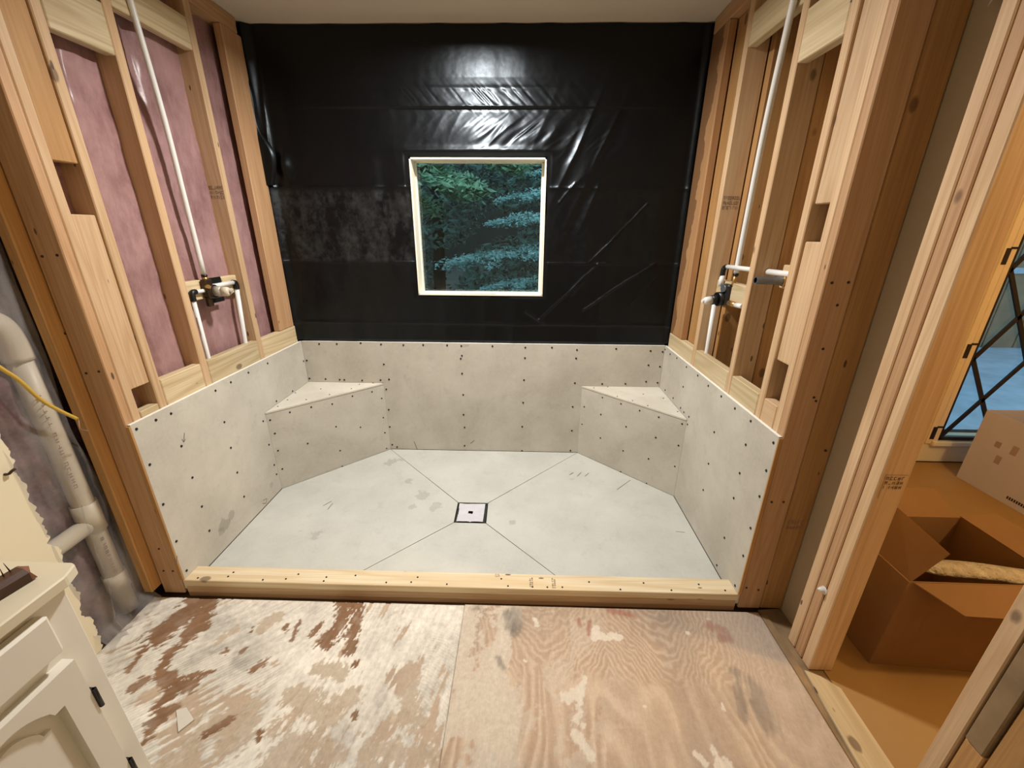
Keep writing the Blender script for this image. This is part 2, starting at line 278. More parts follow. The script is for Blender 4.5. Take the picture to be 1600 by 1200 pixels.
M['bronze'] = plain('dark_brass', '4b3a2c', .45, .6, .3)
M['nickel'] = plain('grey_plastic_sleeve', 'b3ada2', .4, .15, .15)
M['brass'] = plain('brass', 'c59a5e', .35, .8, .15)
M['galv'] = plain('galvanised_steel', '8b929c', .42, .8, .25, 30)
M['paint'] = plain('cream_paint', 'f1ebdd', .42, 0, .03, 5, .03)
M['counter'] = plain('cream_laminate', 'e6dbc0', .35, 0, .03, 5, .03)
M['wallpaint'] = plain('cream_wall_paint', 'ebe0c4', .75, 0, .04, 3, .08)
M['drywall'] = plain('drywall_paper', 'b5a58b', .9, 0, .08, 4, .1)
M['ceil'] = plain('ceiling_paint', 'd8ccba', .9, 0, .05, 2, .08)
M['dark'] = plain('dark_void', '2a2019', .9)
M['sub'] = plain('old_subfloor', '4e3722', .9, 0, .4, 12)
M['paper'] = plain('white_scrap', 'ddd8cc', .8)
M['cable'] = plain('yellow_cable_jacket', 'd0ae4a', .5)
M['copper'] = plain('bare_wire', 'c7a691', .4, .6)
M['ink'] = plain('ink', '3a2d22', .8)
M['graphite'] = plain('graphite', '6b635a', .8)
M['inkred'] = plain('faded_ink', 'a08078', .8)
M['iron'] = plain('dark_window_metal', '2a211c', .5, .3)
M['jamb'] = plain('varnished_jamb', 'f2dfc0', .45, 0, .1, 6)
M['wframe'] = plain('white_window_frame', 'ece6d2', .5, 0, .04)
M['walnut'] = wood('dark_stained_wood', '5b3722', '2c180d', 'y', .5, False, .4)
M['splint'] = wood('broken_wood', 'a5745a', '6e4630', 'y', .4, False, .8)
M['red'] = plain('red_plastic', 'c8382c', .4)
def _card():
    m = NT('cardboard'); v = m.co(); n = m.noise(v, 3, 4); g = m.noise(m.scale(v, 1, 1, .1), 160, 2)
    c = m.mix(m.ramp(n, .3, .7), lin('9a7750'), lin('8a6843')); c = m.mix(m.ramp(g, .3, .7, 0, .15), c, lin('8c6338'))
    return m.fin(c, .85, g, .1, .001)
M['card'] = _card()
M['whitecard'] = plain('pale_card', 'cbcbea', .75, 0, .06, 5)
M['closetfloor'] = plain('closet_floor_paper', 'a5824e', .85, 0, .14, 3, .2)
def _pink():
    m = NT('pink_insulation'); v = m.co(); n = m.noise(v, 5, 6, .62); f = m.noise(m.scale(v, 1, 1, .35), 26, 5, .7)
    c = m.mix(m.ramp(n, .32, .66), lin('a88482'), lin('83605f')); c = m.mix(m.ramp(f, .42, .72, 0, .5), c, lin('b99496'))
    m.fin(c, .9, f, .6, .01); m.b.inputs['Coat Weight'].default_value = .22; m.b.inputs['Coat Roughness'].default_value = .22
    return m.m
M['pink'] = _pink()
def _grey_insul():
    m = NT('dusty_insulation'); v = m.co(); n = m.noise(v, 7, 6, .65)
    c = m.mix(m.ramp(n, .35, .65), lin('93706f'), lin('412f31')); return m.fin(c, .95, n, .7, .015)
M['greypink'] = _grey_insul()
def _black():
    m = NT('black_polythene'); v = m.co(False)
    sp = m.n('ShaderNodeSeparateXYZ'); m.l(v, sp.inputs[0]); x, z = sp.outputs[0], sp.outputs[2]
    n = m.noise(m.scale(v, 1.5, 1, .6), 5, 6, .68); n2 = m.noise(v, 30, 5, .7)
    band = m.math('MULTIPLY', m.ramp(z, 1.282, 1.31, .15, 1), m.ramp(z, 1.692, 1.66))
    lf = m.ramp(m.math('ADD', x, m.math('MULTIPLY', n, .6)), .25, -.75, .08, 1.)
    d = m.math('MULTIPLY', m.math('MULTIPLY', band, lf), m.ramp(m.math('MULTIPLY', n, m.math('ADD', n2, .5)), .42, .66))
    c = m.mix(m.math('MULTIPLY', d, .30), (.0022, .0023, .0027, 1), lin('565655'))
    r = m.math('ADD', m.ramp(n2, .3, .7, .29, .36), m.math('MULTIPLY', d, .3))
    fine = m.noise(m.scale(v, 1, 1, 1.), 55, 3)
    return m.fin(c, r, fine, .05, .002, **{'Specular IOR Level': .36, 'Specular Tint': (.80, .90, 1, 1)})
M['poly'] = _black()
def _clear():
    m = NT('clear_polythene'); v = m.co(False); n = m.noise(m.scale(v, 1, 1.5, .4), 7, 4)
    tr = m.n('ShaderNodeBsdfTransparent'); tr.inputs[0].default_value = (.93, .93, .93, 1)
    m.fin((.60, .57, .56, 1), .16, n, .5, .01)
    mx = m.n('ShaderNodeMixShader'); m.l(m.ramp(n, .38, .7, .07, .36), mx.inputs[0]); m.l(tr.outputs[0], mx.inputs[1]); m.l(m.b.outputs[0], mx.inputs[2])
    m.l(mx.outputs[0], m.out.inputs[0]); return m.m
M['clear'] = _clear()
def _glass(name='window_glass'):
    m = NT(name); tr = m.n('ShaderNodeBsdfTransparent'); tr.inputs[0].default_value = (.93, .97, .97, 1)
    gl = m.n('ShaderNodeBsdfGlossy'); gl.inputs['Roughness'].default_value = .02
    mx = m.n('ShaderNodeMixShader'); mx.inputs[0].default_value = .045
    m.l(tr.outputs[0], mx.inputs[1]); m.l(gl.outputs[0], mx.inputs[2]); m.l(mx.outputs[0], m.out.inputs[0]); return m.m
M['glass'] = _glass()
def _paintfloor():
    m = NT('scraped_plywood'); a = m.n('ShaderNodeAttribute', attribute_name='paint'); v = m.co(False)
    n = m.noise(v, 60, 5, .7); n2 = m.noise(m.scale(v, 6, .5, 1), 60, 3)
    f = m.math('MULTIPLY', m.ramp(n, .25, .75, .88, 1.1), m.ramp(n2, .3, .7, .94, 1.05))
    c = m.vmath('MULTIPLY', a.outputs['Color'], (1, 1, 1)); sc = m.n('ShaderNodeVectorMath', operation='SCALE'); m.l(c, sc.inputs[0]); m.l(f, sc.inputs['Scale'])
    return m.fin(sc.outputs[0], .78, n, .35, .002)
M['floor'] = _paintfloor()
def leafm(name, a, b):
    m = NT(name); v = m.co(False); n = m.noise(v, 4, 3); c = m.mix(m.ramp(n, .3, .7), lin(a), lin(b)); return m.fin(c, .55)
M['leaf_g'] = leafm('maple_leaf', '9cc096', '5c8668')
M['leaf_b'] = leafm('spruce_leaf', 'b4dcd8', '679795')
M['leaf_d'] = leafm('undergrowth_leaf', '547a6e', '1b302d')
M['bark'] = plain('bark', '1c1a19', .9, 0, .4, 20)
M['far'] = plain('far_forest', '1d2b29', .9, 0, .4, 2)
M['ground'] = plain('forest_floor', '3a3f3c', .95, 0, .4, 4)
M['drive'] = plain('wet_drive', '59616a', .5, 0, .2, 3)
M['deck'] = plain('wet_deck', 'a9bbd4', .5, 0, .3, 5)
M['oldwood'] = plain('weathered_planks', '8d7763', .85, 0, .3, 6)
M['fleece'] = plain('pale_fleece', 'd6d6dd', .85, 0, .1, 25, .5)
M['gasket'] = plain('dark_gasket', '34332f', .8)

# ================================================================ room shell
struct(box('ceiling', -1.8, 4.0, -2.3, 2.70, CEIL, CEIL+.05, M['ceil'], None, 0), 'plain off-white painted ceiling above the shower alcove')
floor = empty('floor'); struct(floor, 'scraped plywood subfloor in front of the shower curb')
box('subfloor_layer', -1.8, 1.13, -2.3, 2.70, -.06, -.022, M['sub'], floor, 0)
def wallrect(name, axis, p, t, a0, a1, z0, z1, holes, mat, parent):
    """wall slab of thickness t starting at p on axis, spanning a0..a1, with rectangular holes"""
    xs = sorted({a0, a1, *[h[0] for h in holes], *[h[1] for h in holes]})
    out = []
    for i in range(len(xs)-1):
        m_ = (xs[i]+xs[i+1])/2; cut = sorted([(h[2], h[3]) for h in holes if h[0] < m_ < h[1]]); z = z0
        for c0, c1 in cut+[(z1, z1)]:
            if c0 > z: out.append((xs[i], xs[i+1], z, c0))
            z = c1
    bm = bmesh.new()
    for (u0, u1, w0, w1) in out:
        if axis == 'y': lo, hi = (u0, p, w0), (u1, p+t, w1)
        else: lo, hi = (p, u0, w0), (p+t, u1, w1)
        c = [(lo[k]+hi[k])/2 for k in range(3)]; h = [(hi[k]-lo[k])/2 for k in range(3)]
        bmesh.ops.create_cube(bm, size=2, matrix=Matrix.Translation(c) @ Matrix.Diagonal((*h, 1)))
    return bm_obj(name, bm, mat, parent)
WX0, WX1, WZ0, WZ1 = -.636, .122, 1.101, 1.844
CX0, CX1, CZ0, CZ1 = 2.77, 3.62, .165, 1.95
wb = empty('wall_back'); struct(wb, 'exterior wall behind the black sheet and closet window')
wallrect('sheathing', 'y', 2.545, .10, -1.8, 1.13, -.06, CEIL, [(WX0, WX1, WZ0, WZ1)], M['dark'], wb)
wallrect('drywall_panel', 'y', 2.52, .125, 1.13, 4.0, -.06, CEIL, [(CX0, CX1, CZ0, CZ1)], M['wallpaint'], wb)
wallrect('header_panel', 'y', 2.645, .05, -1.8, 4.0, -.06, CEIL, [(WX0, WX1, WZ0, WZ1), (CX0, CX1, CZ0, CZ1)], M['dark'], wb)
struct(box('wall_front', -1.8, 4.0, -2.35, -2.3, -.06, CEIL, M['wallpaint'], None, 0))
struct(box('wall_closet', 4.0, 4.05, -2.35, 2.70, -.06, CEIL, M['wallpaint'], None, 0))
wl = empty('wall_left'); struct(wl, 'open stud wall with pink insulation on the left of the shower')
wr = empty('wall_right'); struct(wr, 'open stud wall between the shower and the closet')
box('sheathing', -1.8, -1.72, -2.3, 2.70, -.06, CEIL, M['dark'], wl, 0)
# torn drywall left of the plastic
def torn_wall():
    zs = np.linspace(0, CEIL, 420); e = 1.040+ (vn(zs*16, zs*0, 5)-.5)*.016+(vn(zs*60, zs*0, 9)-.5)*.016+(vn(zs*130, zs*0, 19)-.5)*.008
    for nm, x, t, off, mt in (('drywall_face', -1.54, .006, 0, M['wallpaint']), ('torn_drywall_core', -1.546, .010, .006, M['edge'])):
        vs, fs = [], []
        for i, z in enumerate(zs):
            y1 = e[i]+off*(-1.0+2.4*vn(np.array([z*34]), np.array([3.]), 4)[0])
            vs += [(x, -2.3, z), (x, y1, z), (x-t, y1-.002, z), (x-t, -2.3, z)]
        for i in range(len(zs)-1):
            for k in range(3): a = i*4+k; fs.append((a, a+1, a+5, a+4))
        meshpy(nm, vs, fs, mt, wl)
torn_wall()
# ---------------------------------------------------------------- left framing
def stud(parent, x0, x1, y0, y1, z0, z1, mat, name='stud'): return box(name, x0, x1, y0, y1, z0, z1, M[mat], parent, .003)
LX0, LX1 = -1.519, -1.429
for (y0, y1, m) in ((1.294, 1.3275, 'fir_z'), (1.3285, 1.362, 'pine_z'), (1.447, 1.483, 'pine_z'), (1.700, 1.738, 'pine_z'), (2.112, 2.150, 'pine_z')):
    stud(wl, LX0, LX1, y0, y1, 0, 2.372, m)
stud(wl, LX1-.038, LX1, 2.338, 2.490, .904, 2.372, 'fir_z')
stud(wl, -1.63, LX1-.04, 2.43, 2.466, .04, 2.372, 'amber_z')
stud(wl, -1.558, -1.522, 1.252, 1.341, .045, 2.40, 'amber_z')
stud(wl, LX0, LX1, 1.37, 2.47, -.02, .038, 'pine_y', 'sole_plate')
stud(wl, LX0, LX1, 1.294, 2.466, 2.373, 2.439, 'fir_y', 'top_plate')
for (y0, y1, z1) in ((1.3635, 1.4455, .822), (1.4845, 1.6985, .905), (1.7395, 2.1105, .905), (2.1515, 2.505, .902)):
    stud(wl, LX1-.038, LX1, y0, y1, .70, z1, 'pale_y', 'blocking')
for (z0, z1) in ((.91, 1.508), (1.66, 2.372)): stud(wl, LX1-.045, LX1-.007, 1.3635, 1.4455, z0, z1, 'pine_z' if z0 < 1 else 'amber_z', 'blocking')
stud(wl, LX0, LX0+.01, 1.3635, 1.4455, .04, 2.37, 'fir_z', 'blocking')
stud(wl, LX1-.038, LX1, 1.4845, 1.6985, 2.030, 2.178, 'pale_y', 'header_block')
stud(wl, LX1-.040, LX1-.002, 1.7395, 2.1105, 2.186, 2.302, 'pale_y', 'header_block')
stud(wl, -1.50, -1.465, 1.7395, 2.1105, 1.165, 1.249, 'pale_y', 'blocking')
# insulation batts
def batt(parent, y0, y1, z0, z1, x, amp, seed, mat, nm='insulation_batt'):
    ny, nz = 26, 150; Y, Z = np.meshgrid(np.linspace(y0, y1, ny), np.linspace(z0, z1, nz))
    t = (Y-y0)/(y1-y0); puff = np.sqrt(np.clip(1-(2*t-1)**2, 0, 1))
    X = x + amp*puff*(.4+.9*fbm(Y*9, Z*5, seed)) + (.03 if amp > .05 else .009)*(fbm(Y*24, Z*14, seed+5)-.5)
    X -= .02*np.exp(-((t-.33-.1*np.sin(Z*3))/.05)**2)
    grid_obj(nm, np.stack([X, Y, Z], -1), M[mat], parent, origin=(x, (y0+y1)/2, (z0+z1)/2))
for i, (y0, y1) in enumerate(((1.36, 1.45), (1.48, 1.712), (1.73, 2.12), (2.14, 2.44))): batt(wl, y0-.012, y1+.012, .04, 2.38, -1.511, .016, i*11+1, 'pink')
batt(wl, .90, 1.40, -.02, 2.40, -1.70, .085, 77, 'greypink')
# ---------------------------------------------------------------- right framing
RX0, RX1 = .917, 1.007
for (y0, y1, m) in ((1.294, 1.3275, 'fir_z'), (1.3285, 1.362, 'pine_z'), (1.447, 1.483, 'pine_z'), (1.700, 1.737, 'pine_z'), (2.100, 2.138, 'pine_z')):
    stud(wr, RX0, RX1, y0, y1, 0, 2.372, m)
stud(wr, RX0, RX0+.038, 2.325, 2.50, .887, 2.372, 'pine_z').data.materials[0] = M['stained']
stud(wr, .958, .990, 2.165, 2.324, .04, 2.372, 'amber_z', 'nailer')
for (y0, y1, m) in ((1.296, 1.334, 'amber_z'), (1.447, 1.483, 'amber_z'), (1.700, 1.737, 'amber_z'), (2.062, 2.100, 'amber_z'), (2.24, 2.278, 'amber_z'), (2.46, 2.50, 'amber_z')):
    stud(wr, 1.0095, 1.097, y0, y1, 0, 2.372, m)
stud(wr, RX0, 1.097, 1.37, 2.50, -.02, .038, 'pine_y', 'sole_plate')
stud(wr, RX0, RX1, 1.294, 2.50, 2.373, 2.439, 'fir_y', 'top_plate')
stud(wr, 1.0095, 1.097, 1.294, 2.50, 2.373, 2.439, 'amber_y', 'top_plate')
for (y0, y1, z1, m) in ((1.3635, 1.4455, .885, 'pine_y'), (1.4845, 1.6985, .885, 'pale_y'), (1.7385, 2.0985, .888, 'pale_y'), (2.1395, 2.505, .885, 'pale_y')):
    stud(wr, RX0, RX0+.038, y0, y1, .70, z1, m, 'blocking')
for (z0, z1) in ((1.035, 1.44), (1.552, 2.372)): stud(wr, RX0+.010, RX0+.048, 1.3635, 1.4455, z0, z1, 'pine_z', 'blocking')
stud(wr, RX0, RX0+.038, 1.4845, 1.6985, 2.004, 2.152, 'pale_y', 'header_block')
stud(wr, RX0+.002, RX0+.04, 1.7385, 2.0985, 2.186, 2.302, 'pale_y', 'header_block')
stud(wr, .965, 1.0, 1.7385, 2.0985, 1.16, 1.25, 'pale_y', 'blocking')
stud(wr, .98, 1.007, 1.4845, 1.62, 1.27, 1.355, 'pine_y', 'blocking')
box('drywall_panel', 1.0985, 1.112, 1.165, 2.52, -.02, CEIL, M['drywall'], wr, 0)
# partition beside the doorway
for (y0, y1, m) in ((1.125, 1.164, 'pine_z'), (1.084, 1.121, 'fir_z'), (1.040, 1.080, 'pine_z')):
    stud(wr, 1.045, 1.128, y0, y1, 0, CEIL, m)
box('drywall_panel', 1.112, 1.126, 1.165, 2.52, -.02, CEIL, M['wallpaint'], wr, 0)
stud(wr, 1.050, 1.136, .640, .678, 0, CEIL, 'pine_z')
stud(wr, 1.052, 1.136, .596, .636, .36, CEIL, 'pine_z').data.materials[0] = M['dirty']
stud(wr, 1.056, 1.136, .594, .637, 0, .358, 'amber_z')
stud(wr, 1.060, 1.136, .40, .593, 0, CEIL, 'amber_z')
box('drywall_panel', 1.05, 1.136, -2.3, .40, -.02, CEIL, M['wallpaint'], wr, 0)
stud(wr, 1.045, 1.136, .678, 1.04, 2.06, CEIL, 'pine_y', 'header_block')
# scrap of torn wall paper left in the right hand bay and at the top
meshpy('torn_paper', [(1.094, 1.56, 1.0), (1.092, 1.60, 1.03), (1.088, 1.565, 1.075), (1.093, 1.535, 1.05), (1.09, 1.585, 1.11)], [(0, 1, 2), (0, 2, 3), (1, 4, 2)], M['paper'], wr)
meshpy('torn_paper', [(1.096, 1.235, 2.06), (1.080, 1.235, 1.965), (1.062, 1.18, 2.0), (1.06, 1.165, 2.08)], [(0, 1, 2, 3)], M['paper'], wr)
# old nail heads on the two posts
dm = {}
def disc_mesh(key, r, h, axis, mat, seg=10):
    if key in dm: return dm[key]
    bm = bmesh.new(); bmesh.ops.create_cone(bm, cap_ends=True, segments=seg, radius1=r, radius2=r*.8, depth=h)
    q = Vector((0, 0, 1)).rotation_difference(Vector(axis)).to_matrix(); bmesh.ops.rotate(bm, verts=bm.verts[:], cent=(0, 0, 0), matrix=q)
    me = bpy.data.meshes.new(key); bm.to_mesh(me); bm.free(); me.materials.append(mat); dm[key] = me; return me
def discs(name, pts, parent, key, r, axis, mat, h=.003):
    me = disc_mesh(key, r, h, axis, mat); off = pw(parent)
    for p in pts:
        o = bpy.data.objects.new(name, me); COL.objects.link(o); o.parent = parent; o.location = Vector(p)+Vector(axis)*h*.3-off
discs('nail_head', N_LPOST, wl, 'nail_y', .0045, (0, -1, 0), M['ink'])
discs('nail_head', N_RPOST, wr, 'nail_y', .0045, (0, -1, 0), M['ink'])
# grade stamps: rows of small ink marks on the lumber
def stamp(parent, o, u, v, w, h, rows, cols, mat, frame=False, seed=1):
    rr = random.Random(seed); o, u, v = Vector(o), Vector(u).normalized(), Vector(v).normalized(); n = u.cross(v)
    vs, fs = [], []
    def q(a0, a1, b0, b1):
        k = len(vs)
        for a, b in ((a0, b0), (a1, b0), (a1, b1), (a0, b1)): vs.append(tuple(o+u*a+v*b+n*.0007))
        fs.append((k, k+1, k+2, k+3))
    cw, ch = w/cols, h/rows
    for i in range(rows):
        for j in range(cols):
            x, y = j*cw, i*ch
            if rr.random() < .85: q(x+cw*.1, x+cw*.25, y+ch*.15, y+ch*.85)
            if rr.random() < .6: q(x+cw*.55, x+cw*.7, y+ch*.15, y+ch*.85)
            for b in (.15, .45, .75):
                if rr.random() < .45: q(x+cw*.1, x+cw*.7, y+ch*b, y+ch*(b+.12))
    if frame:
        t = min(cw, ch)*.08; q(-.004, w+.004, h+.004, h+.004+t); q(-.004, -.004+t, -.03, h+.004)
    s = meshpy('grade_stamp', vs, fs, mat, parent); s['kind'] = 'stuff'
stamp(wl, (-1.511, 2.1117, 1.60), (1, 0, 0), (0, 0, 1), .078, .062, 3, 8, M['graphite'], False, 3)
stamp(wr, (.926, 2.0997, 1.565), (1, 0, 0), (0, 0, 1), .078, .062, 3, 8, M['graphite'], False, 4)
stamp(wr, (1.060, 1.0397, .765), (1, 0, 0), (0, 0, 1), .055, .045, 3, 5, M['ink'], True, 5)
stamp(wr, (1.02, 1.2957, .40), (1, 0, 0), (0, 0, 1), .06, .05, 2, 5, M['inkred'], False, 6)
# white anchor left on the middle partition stud
an = thing('drywall_anchor', (1.045, 1.087, .325), 'small white plastic anchor stuck on the doorway stud near the floor', 'anchor')
tube('anchor_body', [(1.046, 1.087, .325), (1.03, 1.087, .328), (1.022, 1.087, .331)], [.011, .009, .002], M['pex'], an, 6)
tube('anchor_flange', [(1.0455, 1.087, .325), (1.042, 1.087, .325)], .014, M['pex'], an, 8)

# ================================================================ plywood floor, painted with its adhesive residue
def segdist(X, Y, pts):
    d = np.full(X.shape, 9.)
    if len(pts) == 1: pts = pts*2
    for (ax, ay), (bx, by) in zip(pts[:-1], pts[1:]):
        vx, vy = bx-ax, by-ay; L = vx*vx+vy*vy+1e-9; t = np.clip(((X-ax)*vx+(Y-ay)*vy)/L, 0, 1)
        d = np.minimum(d, np.hypot(X-ax-t*vx, Y-ay-t*vy))
    return d
def S3(h): return np.array(lin(h)[:3])
def ply(name, x0, x1, y0, y1, step, left):
    nx, ny = int((x1-x0)/step)+1, int((y1-y0)/step)+1
    X, Y = np.meshgrid(np.linspace(x0, x1, nx), np.linspace(y0, y1, ny))
    wob = (fbm(X*26, Y*26, 3, 4)-.5); rag = fbm(X*75, Y*75, 13, 3)-.5
    ang = .25+.65*sst(X, -.45, -.95)                       # scraping direction turns towards the left
    u = X*np.cos(ang)-Y*np.sin(ang); v = X*np.sin(ang)+Y*np.cos(ang)
    st_ = fbm(u*85, v*8, 21, 3)-.5; blot = fbm(u*15, v*6, 31, 5); fine = fbm(X*150, Y*120, 41, 3)
    Z = np.zeros_like(X)
    rag2 = fbm(u*260, v*45, 15, 2)-.5
    def patch(pts, r): return segdist(X, Y, pts)/r+1.5*st_+.9*rag+1.1*wob+(.9 if r < .02 else .4)*rag2*2
    g = fbm(X*3.0+.25*fbm(X*7, Y*2.5, 71), Y*.95, 52, 3)
    lowp0 = fbm(X*5, Y*5, 64, 3); f_ = (g*15) % 1; ring = sst(f_, 0, .25)*sst(f_, 1., .45)
    lowp = fbm(X*4, Y*3, 61, 4); grain = fbm(X*120, Y*7, 62, 3)
    ab = np.sqrt(np.minimum((X-.10)**2, (X-.56)**2)+.0015)
    hh = (Y-2.1*ab+.22*(fbm(X*9, Y*5, 72)-.5)+.05*wob)*26
    vf = hh % 1; vee = sst(vf, 0, .35)*sst(vf, 1., .55); up = sst(Y+.10*(lowp0-.5), .93, 1.03)
    ring = (ring*(1-up)+vee*up)*(.55+.45*sst(lowp, .3, .6))
    c = S3('d2bda6')[None, None]*(1-ring[..., None])+S3('b89f88')[None, None]*ring[..., None]
    c = c*(.84+.20*lowp[..., None]+.14*grain[..., None])
    grey = sst(fbm(X*5+9, Y*3.4, 91, 4), .50, .72); c = c*(1-.35*grey[..., None])+S3('9c9186')*.35*grey[..., None]
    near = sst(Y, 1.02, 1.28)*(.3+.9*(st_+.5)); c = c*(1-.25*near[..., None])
    if left:
        cov = blot*.70+(st_+.5)*.30
        thr = .36+.045*sst(X, -.75, -.2)-.03*sst(X, -.6, -1.1)
        w = sst(cov+.16*wob+.10*rag, thr, thr+.03)
        rk = fbm(X*2.2+4, Y*2.2, 47, 2); rad = np.hypot(X+.55, (Y-.62)*1.15)+.015*wob
        comb = .5+.5*np.sin(np.where(X > -.75, rad, u)*2*np.pi/.011)
        cm = sst(fbm(X*4.5, Y*4.5, 83, 2), .42, .58)
        tone = fbm(X*6, Y*6, 29, 4)
        res = S3('ece6da')*(.83+.20*fine+.42*(tone-.5)-.17*comb*cm+.34*st_+.22*rag-.13*sst(fbm(X*11, Y*14, 57, 4), .56, .70))[..., None]
        under = S3('c3ae98')*(.80+.35*lowp+.2*st_)[..., None]
        c = under*(1-w[..., None])+res*w[..., None]; Z += .0022*w+.0010*comb*w*cm
        for pts, r in F_TAN:
            k = (sst(patch(pts, r)-.6*st_, 1.05, .9)*.8)[..., None]; c = c*(1-k)+S3('bfad97')*(.86+.25*fine)[..., None]*k
        for pts, r in F_BROWN:
            k = (sst(patch(pts, r*1.05), 1.0, .85)*(.72+.5*np.clip(wob+.5, 0, .56)))[..., None]
            c = c*(1-k)+S3('88664a')*(.72+.75*(st_+.5)*.6+.15*lowp)[..., None]*k; Z -= .002*k[..., 0]
    else:
        e = sst(X+.03*wob+.03*st_, .03, 0)                 # strip of residue next to the seam
        w = np.clip(.85*e*sst(blot+.3*rag, .36, .44)+.5*sst(blot+.3*rag, .60, .66)*sst(X, .55, .1), 0, 1)[..., None]
        c = c*(1-w)+S3('d9cdbc')*(.86+.2*fine)[..., None]*w
        for pts, r in F_WHITE_R:
            k = (sst(segdist(X, Y, pts)/r+1.6*rag+1.2*wob+1.2*st_, 1.05, .8)*.8)[..., None]; c = c*(1-k)+S3('e4dccf')*k
        for pts, r in F_RED:
            k = (sst(segdist(X, Y, pts)/r+1.4*st_+1.2*wob, 1.2, .2)*.6)[..., None]; c = c*(1-k)+S3('9a5a45')*k
        for pts, r in F_GREY:
            k = (sst(segdist(X, Y, pts)/r+1.4*st_+1.2*wob, 1.4, .2)*.6)[..., None]; c = c*(1-k)+S3('6e6862')*k
        rt = (sst(X+.1*wob, .66, .92)*.5)[..., None]; c = c*(1-rt)+S3('b9aea2')*(.85+.35*(st_+.5))[..., None]*rt
    Z = Z+.0008*fine
    c = np.clip(c, 0, 1)
    P = np.stack([X, Y, Z], -1)                            # skirt: the sheet has its thickness
    P = np.concatenate([P, P[-1:]-np.array([0, 0, .022])], 0); c = np.concatenate([c, c[-1:]*.6], 0)
    P = np.concatenate([P[:, :1]-np.array([0, 0, .02]), P, P[:, -1:]-np.array([0, 0, .02])], 1); c = np.concatenate([c[:, :1]*.6, c, c[:, -1:]*.6], 1)
    P[-1, 0, 2] = P[-1, -1, 2] = -.022
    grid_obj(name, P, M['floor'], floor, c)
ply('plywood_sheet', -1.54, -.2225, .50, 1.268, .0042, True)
ply('plywood_sheet', -.2205, .992, .50, 1.274, .0042, False)
box('plywood_sheet', -1.54, .992, -2.3, .498, -.02, 0, M['drywall'], floor, 0)
box('plywood_strip', .995, 1.022, .45, 1.262, -.02, .001, M['dirty'], floor, .001)
prism('plywood_strip', [(1.0, 1.262, -.004), (1.0, 1.29, -.004), (1.098, 1.30, -.004), (1.098, 1.0, -.004), (1.024, 1.0, -.004), (1.024, 1.2, -.004)], .016, M['dirty'], floor, (0, 0, -1))
prism('threshold_board', [(1.024, 1.034, .010), (1.068, 1.013, .010), (1.110, .974, .010), (1.096, .45, .010), (.985, .45, .010)], .028, M['pale_y'], floor, (0, 0, -1), .002)
fc = struct(box('floor_closet', 1.10, 4.0, -2.3, 2.52, -.04, -.001, M['closetfloor'], None, 0), 'closet floor covered with brown paper seen through the doorway')
scr = tag(prism('tile_chip', [(-1.10, .841, .006), (-1.075, .851, .006), (-1.023, .817, .006), (-1.046, .782, .006)], .004, M['paper'], None, (0, 0, -1)), 'small square pale chip lying on the scraped floor near the vanity', 'chip')

# ================================================================ shower: pan, curb, boards, benches
pan = thing('shower_pan', (-.26, 1.86, 0), 'pale grey foam shower pan of four sloped panels around a square drain', 'shower pan')
g_ = .0022
def panel(name, pts, parent, mat):
    c = np.mean(np.array(pts), 0); q = []
    for p in pts:
        d = np.array(p)-c; L = np.hypot(d[0], d[1]); q.append(tuple(np.array(p)-np.array([d[0]/L*g_, d[1]/L*g_, 0])))
    o = prism(name, q, .02, mat, parent, (0, 0, -1))
    o.data.transform(Matrix.Translation(o.location+pw(parent))); o.location = -pw(parent); return o
dz = .011; dTL, dTR, dBR, dBL = (-.349, 1.943, dz), (-.179, 1.943, dz), (-.176, 1.772, dz), (-.346, 1.773, dz)
z = zP; kL, kR = (-.751, 1.378, z), (.212, 1.378, z)
panel('pan_panel', [(bl, yB-.002, z), (br, yB-.002, z), dTR, dTL], pan, M['pan'])
panel('pan_panel', [(bl, yB-.002, z), dTL, dBL, kL, (xL+.001, 1.378, z), (xL+.001, yLb, z)], pan, M['pan'])
panel('pan_panel', [kL, dBL, dBR, kR], pan, M['pan'])
panel('pan_panel', [(br, yB-.002, z), (xR-.001, yRb, z), (xR-.001, 1.378, z), kR, dBR, dTR], pan, M['pan'])
dr = thing('drain_cover', (-.262, 1.858, 0), 'square drain opening covered with pale slit fleece in the middle of the pan', 'drain')
box('drain_recess', -.342, -.183, 1.777, 1.939, -.015, -.004, M['gasket'], dr, 0)
def fleece():
    n = 24; X, Y = np.meshgrid(np.linspace(-.337, -.193, n), np.linspace(1.785, 1.937, n))
    Z = .006+.006*fbm(X*30, Y*30, 4)-.004*np.exp(-((X+.262)/.005)**2)*(Y < 1.86)-.004*np.exp(-((Y-1.862)/.005)**2)*(X > -.262)
    X = X+.010*(fbm(Y*40, X*0, 8)-.5)*(X < -.31)
    keep = ~((np.abs(X[:-1, :-1]+.270) < .011) & (np.abs(Y[:-1, :-1]-1.857) < .010))
    grid_obj('fleece_pad', np.stack([X, Y, Z], -1), M['fleece'], dr, keep=keep)
fleece()
for a in ((-.343, -.337, 1.775, 1.940), (-.188, -.181, 1.775, 1.940), (-.343, -.181, 1.775, 1.781), (-.343, -.181, 1.935, 1.941)):
    box('drain_rim', *a, -.004, .004, M['gasket'], dr, 0)
curb = thing('shower_curb', (-.25, 1.336, 0), 'pine curb of stacked boards across the front of the shower', 'curb')
box('curb_board', xL-.006, xR+.006, 1.297, 1.377, .0355, zK, M['curbtop'], curb, .002)
box('curb_board', xL-.004, xR+.003, 1.299, 1.376, .001, .0345, M['pine_x'], curb, .002)
box('curb_board', xL-.004, xR+.003, 1.301, 1.376, -.022, 0, M['fir_x'], curb, .001)
